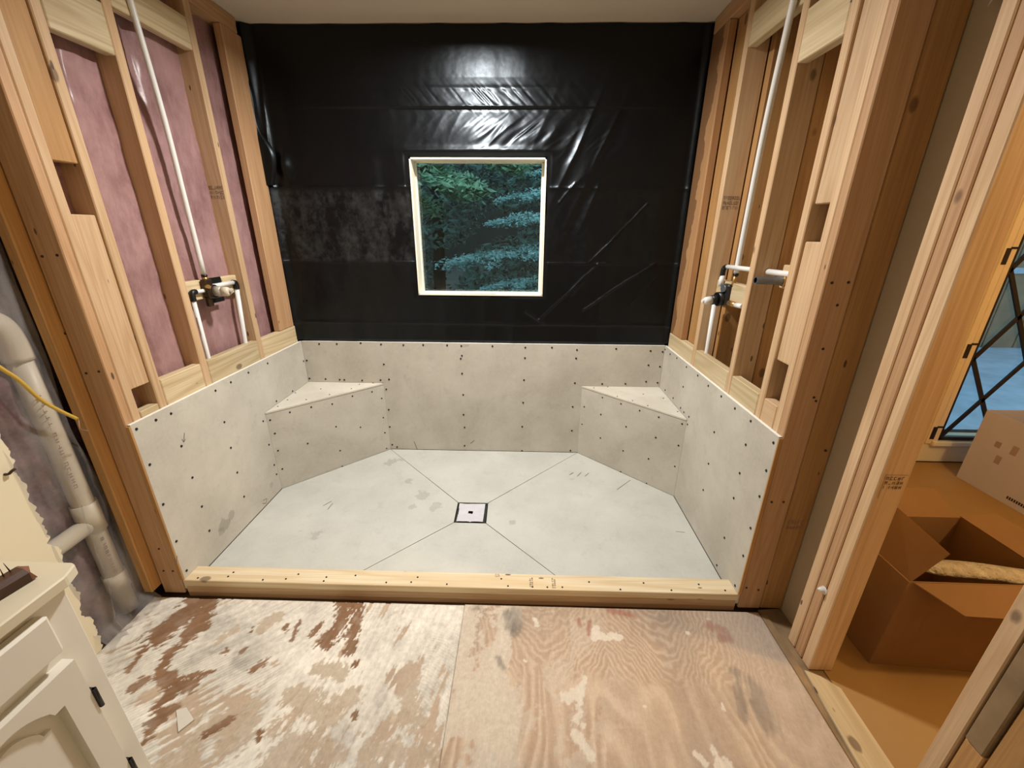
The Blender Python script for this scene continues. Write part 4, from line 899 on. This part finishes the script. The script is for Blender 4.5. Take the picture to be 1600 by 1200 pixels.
tube('roll_body', smooth_pts([(1.42, 1.165, .352), (1.50, 1.16, .362), (1.62, 1.15, .365), (1.76, 1.13, .362), (1.79, 1.128, .360)], 4), [.012, .02, .026, .030, .031, .031, .031, .031, .031, .031, .031, .031, .031, .03, .03, .029, .022], M['wrap'], rl, 14)
for o_ in rl.children:
    o_.data.transform(Matrix.Diagonal((1, 1.25, .55, 1)))
prism('paper_end', [(1.36, 1.16, .372), (1.40, 1.20, .380), (1.47, 1.185, .384), (1.44, 1.145, .374)], .003, M['paper'], rl)
pb = thing('product_box', (3.1, 2.15, 0), 'pale pink printed box with an open top below the closet window', 'box')
M['print'] = plain('pale_print', 'a99aa6', .8)
def pbox():
    x0, x1, y0, y1, zt = 2.822, 3.20, 1.955, 2.335, .465
    for nm, p in (('side_panel', [(x0, y0-.3, 0), (x0, y1, 0), (x0+.03, y1+.02, zt), (x0+.03, y0-.3, zt)]), ('back_panel', [(x1, y1, 0), (x0, y1, 0), (x0+.03, y1+.02, zt), (x1, y1+.02, zt)]),
                  ('side_panel', [(x1, y1, 0), (x1, y0-.3, 0), (x1, y0-.3, zt), (x1, y1, zt)]), ('front_panel', [(x0, y0-.3, 0), (x1, y0-.3, 0), (x1, y0-.3, zt), (x0+.03, y0-.3, zt)]), ('bottom_panel', [(x0, y0-.3, .002), (x1, y0-.3, .002), (x1, y1, .002), (x0, y1, .002)])):
        prism(nm, p, .004, M['whitecard'], pb)
    # printed pictograms on the face turned to the doorway
    n = 0
    for (y, z_, h) in ((2.235, .28, .035), (2.15, .275, .055), (2.20, .19, .05), (2.06, .27, .05)):
        prism('printed_mark', [(x0+z_*.0645-.0045, y, z_), (x0+z_*.0645-.0045, y-.03, z_), (x0+(z_+h)*.0645-.0045, y-.03, z_+h), (x0+(z_+h)*.0645-.0045, y, z_+h)], .0004, M['print'], pb, (-1, 0, 0))
    for i in range(9):
        y = 2.06-.012*i; prism('printed_mark', [(x0-.0022, y, .035), (x0-.0022, y-.008, .035), (x0-.0011, y-.008, .052), (x0-.0011, y, .052)], .0004, M['ink'], pb, (-1, 0, 0))
pbox()
rg = thing('red_bundle', (3.0, 2.0, .42), 'black and red items sticking up in the pale printed box', 'bundle')
pipe('red_tube', [(2.90, 2.10, .445), (3.0, 1.80, .450)], .022, M['red'], rg, 10); pipe('black_tube', [(2.94, 2.22, .430), (3.02, 1.80, .430)], .028, M['black'], rg, 10)
box('holder', 2.88, 3.15, 1.75, 2.3, .02, .41, M['black'], rg, .01)

# ================================================================ outdoors
struct(box('ground_yard', -14, 16, 2.72, 24, -.6, -.2, M['ground'], None, 0), 'dark forest floor outside')
struct(box('ground_deck', 2.2, 9, 2.72, 6.2, -.2, -.14, M['deck'], None, 0), 'wet bluish deck outside the closet window')
def leaves(name, C_, Nn, size, mat, parent, seed, asp=.42):
    rg_ = np.random.default_rng(seed); n = len(C_)
    d = rg_.normal(size=(n, 3)); Nn = Nn/np.linalg.norm(Nn, axis=1, keepdims=True)
    u = d-Nn*np.sum(d*Nn, 1, keepdims=True); u /= np.linalg.norm(u, axis=1, keepdims=True); w = np.cross(Nn, u)
    s = (size*(.6+.8*rg_.random(n)))[:, None]
    p = np.stack([C_-u*s, C_+w*s*asp-u*s*.1-Nn*s*.12, C_+u*s, C_-w*s*asp-u*s*.1-Nn*s*.12], 1).reshape(-1, 3)
    b = np.arange(n)[:, None]*4; f = np.concatenate([b+np.array([[0, 1, 2]]), b+np.array([[0, 2, 3]])], 0)
    o = meshpy(name, p, f.tolist(), mat, parent); o['kind'] = 'stuff'; return o
def spray_tree(label, base, specs, mat, seed, size, per, flat, cat='tree', trunk=.05, asp=.42):
    rg_ = np.random.default_rng(seed); r = thing('yard_tree', base, label, cat)
    top = max(s[2] for s in specs)+.2; hub = [base[0], base[1]]
    tube('trunk', smooth_pts([(base[0], base[1], -.3), (base[0]+.05, base[1], .6), (base[0], base[1]+.03, top)], 4), [trunk*(1-.06*i) for i in range(9)], M['bark'], r, 8)
    C_, N_ = [], []
    tw = max(8, per//90)
    for (x, y, z_, L, ang, dr_) in specs:
        tip = np.array([x, y, z_]); root = tip-np.array([math.cos(ang)*L, math.sin(ang)*.3*L, -dr_])
        tube('branch', smooth_pts([tuple(np.array([hub[0], hub[1], root[2]-.05])), tuple(root), tuple((root+tip)/2+np.array([0, 0, .03])), tuple(tip)], 3), [.012-.0009*i for i in range(10)], M['bark'], r, 5)
        for q in range(tw):
            t = rg_.random()**.75; o_ = root+(tip-root)*t+rg_.normal(size=3)*[0, .03, .015]
            a_ = ang+rg_.uniform(-1.25, 1.25); Lt = L*.34*(1.1-.6*t)*rg_.uniform(.6, 1.2); k = per//tw
            s_ = rg_.random(k); dr = dr_*.55*rg_.uniform(.5, 1.6)
            c = o_+np.stack([np.cos(a_)*Lt*s_, np.sin(a_)*Lt*s_*.8, -dr*s_**1.6*Lt*2], 1)+rg_.normal(size=(k, 3))*[flat*.9, flat*.9, flat*.45]
            C_.append(c); N_.append(np.stack([rg_.normal(size=k)*.4, rg_.normal(size=k)*.4-.35, np.full(k, .85)], 1))
    leaves('foliage', np.concatenate(C_), np.concatenate(N_), size, mat, r, seed+1, asp)
PI = math.pi
spray_tree('layered shrub with drooping bluish sprays outside the shower window', (.75, 4.6, -.2),
    [(-.22, 4.3, 1.55, 1.0, PI, .10), (-.10, 4.5, 1.78, .9, PI, .12), (-.62, 4.2, 1.18, 1.5, PI, .16), (-.45, 4.4, 1.22, 1.3, PI, .2), (-.30, 4.1, .93, 1.0, PI, .18), (-.40, 4.0, .82, 1.1, PI, .22), (.05, 4.0, .88, .8, PI, .2), (.0, 4.2, 1.25, .9, PI, .1), (.1, 4.2, .98, .8, PI, .2), (0, 4.8, 2.0, .9, PI, .1)],
    M['leaf_b'], 5, .019, 2700, .035)
spray_tree('broad-leaved maple hanging green sprays at the top of the shower window', (-1.6, 5.0, -.2),
    [(-.42, 4.4, 1.83, .9, 0, .25), (-.30, 4.2, 1.72, .9, 0, .35), (-.62, 4.5, 1.95, .8, 0, .2), (-.78, 4.3, 1.62, .7, 0, .3), (-.05, 4.6, 2.05, .8, 0, .25), (-.75, 4.4, 2.1, .6, 0, .2), (.1, 5.0, 2.15, .9, 0, .2)],
    M['leaf_g'], 15, .046, 330, .06, asp=.36)
def thicket():
    rg_ = np.random.default_rng(3); n = 70000
    c = np.stack([rg_.uniform(-5, 5, n), rg_.uniform(5.6, 8.5, n), rg_.uniform(-.2, 4.2, n)], 1)
    k = fbm(c[:, 0]*1.6, c[:, 2]*1.9, 12, 3) > .45; c = c[k]
    nn = np.stack([rg_.normal(size=len(c))*.5, rg_.normal(size=len(c))*.5-.4, np.full(len(c), .7)], 1)
    o = leaves('thicket', c, nn, .058, M['leaf_d'], None, 8); tag(o, 'dark leafy undergrowth filling the yard beyond the trees', 'undergrowth')
thicket()
for i, (x, y, r_) in enumerate(((-1.30, 6.4, .10), (.62, 7.6, .12))):
    t = thing('tree_trunk', (x, y, -.2), ('slim dark trunk at the left edge of the view through the shower window', 'dark trunk further back behind the layered bluish shrub')[i], 'tree trunk', 'dark trunks in the yard')
    tube('bark_stem', [(x, y, -.3), (x+.05, y, 1.5), (x-.04, y, 4.5)], [r_, r_*.85, r_*.6], M['bark'], t, 10)
struct(box('ground_drive', -6, 6, 7.8, 9.5, -.2, -.02, M['drive'], None, 0))
fn = thing('board_fence', (5.4, 6.3, -.14), 'weathered board fence at the far side of the wet deck', 'fence')
for i in range(14):
    x = 2.4+.46*i; box('fence_board', x, x+.44, 6.2, 6.24, -.14, 1.9+.03*(i % 3), M['oldwood'], fn, .003)
box('fence_rail', 2.4, 8.8, 6.17, 6.2, .95, 1.03, M['deck'], fn, .003)
struct(box('wall_yard', -14, 16, 24, 24.2, -.6, 9, M['far'], None, 0), 'dark wall of forest far beyond the yard')
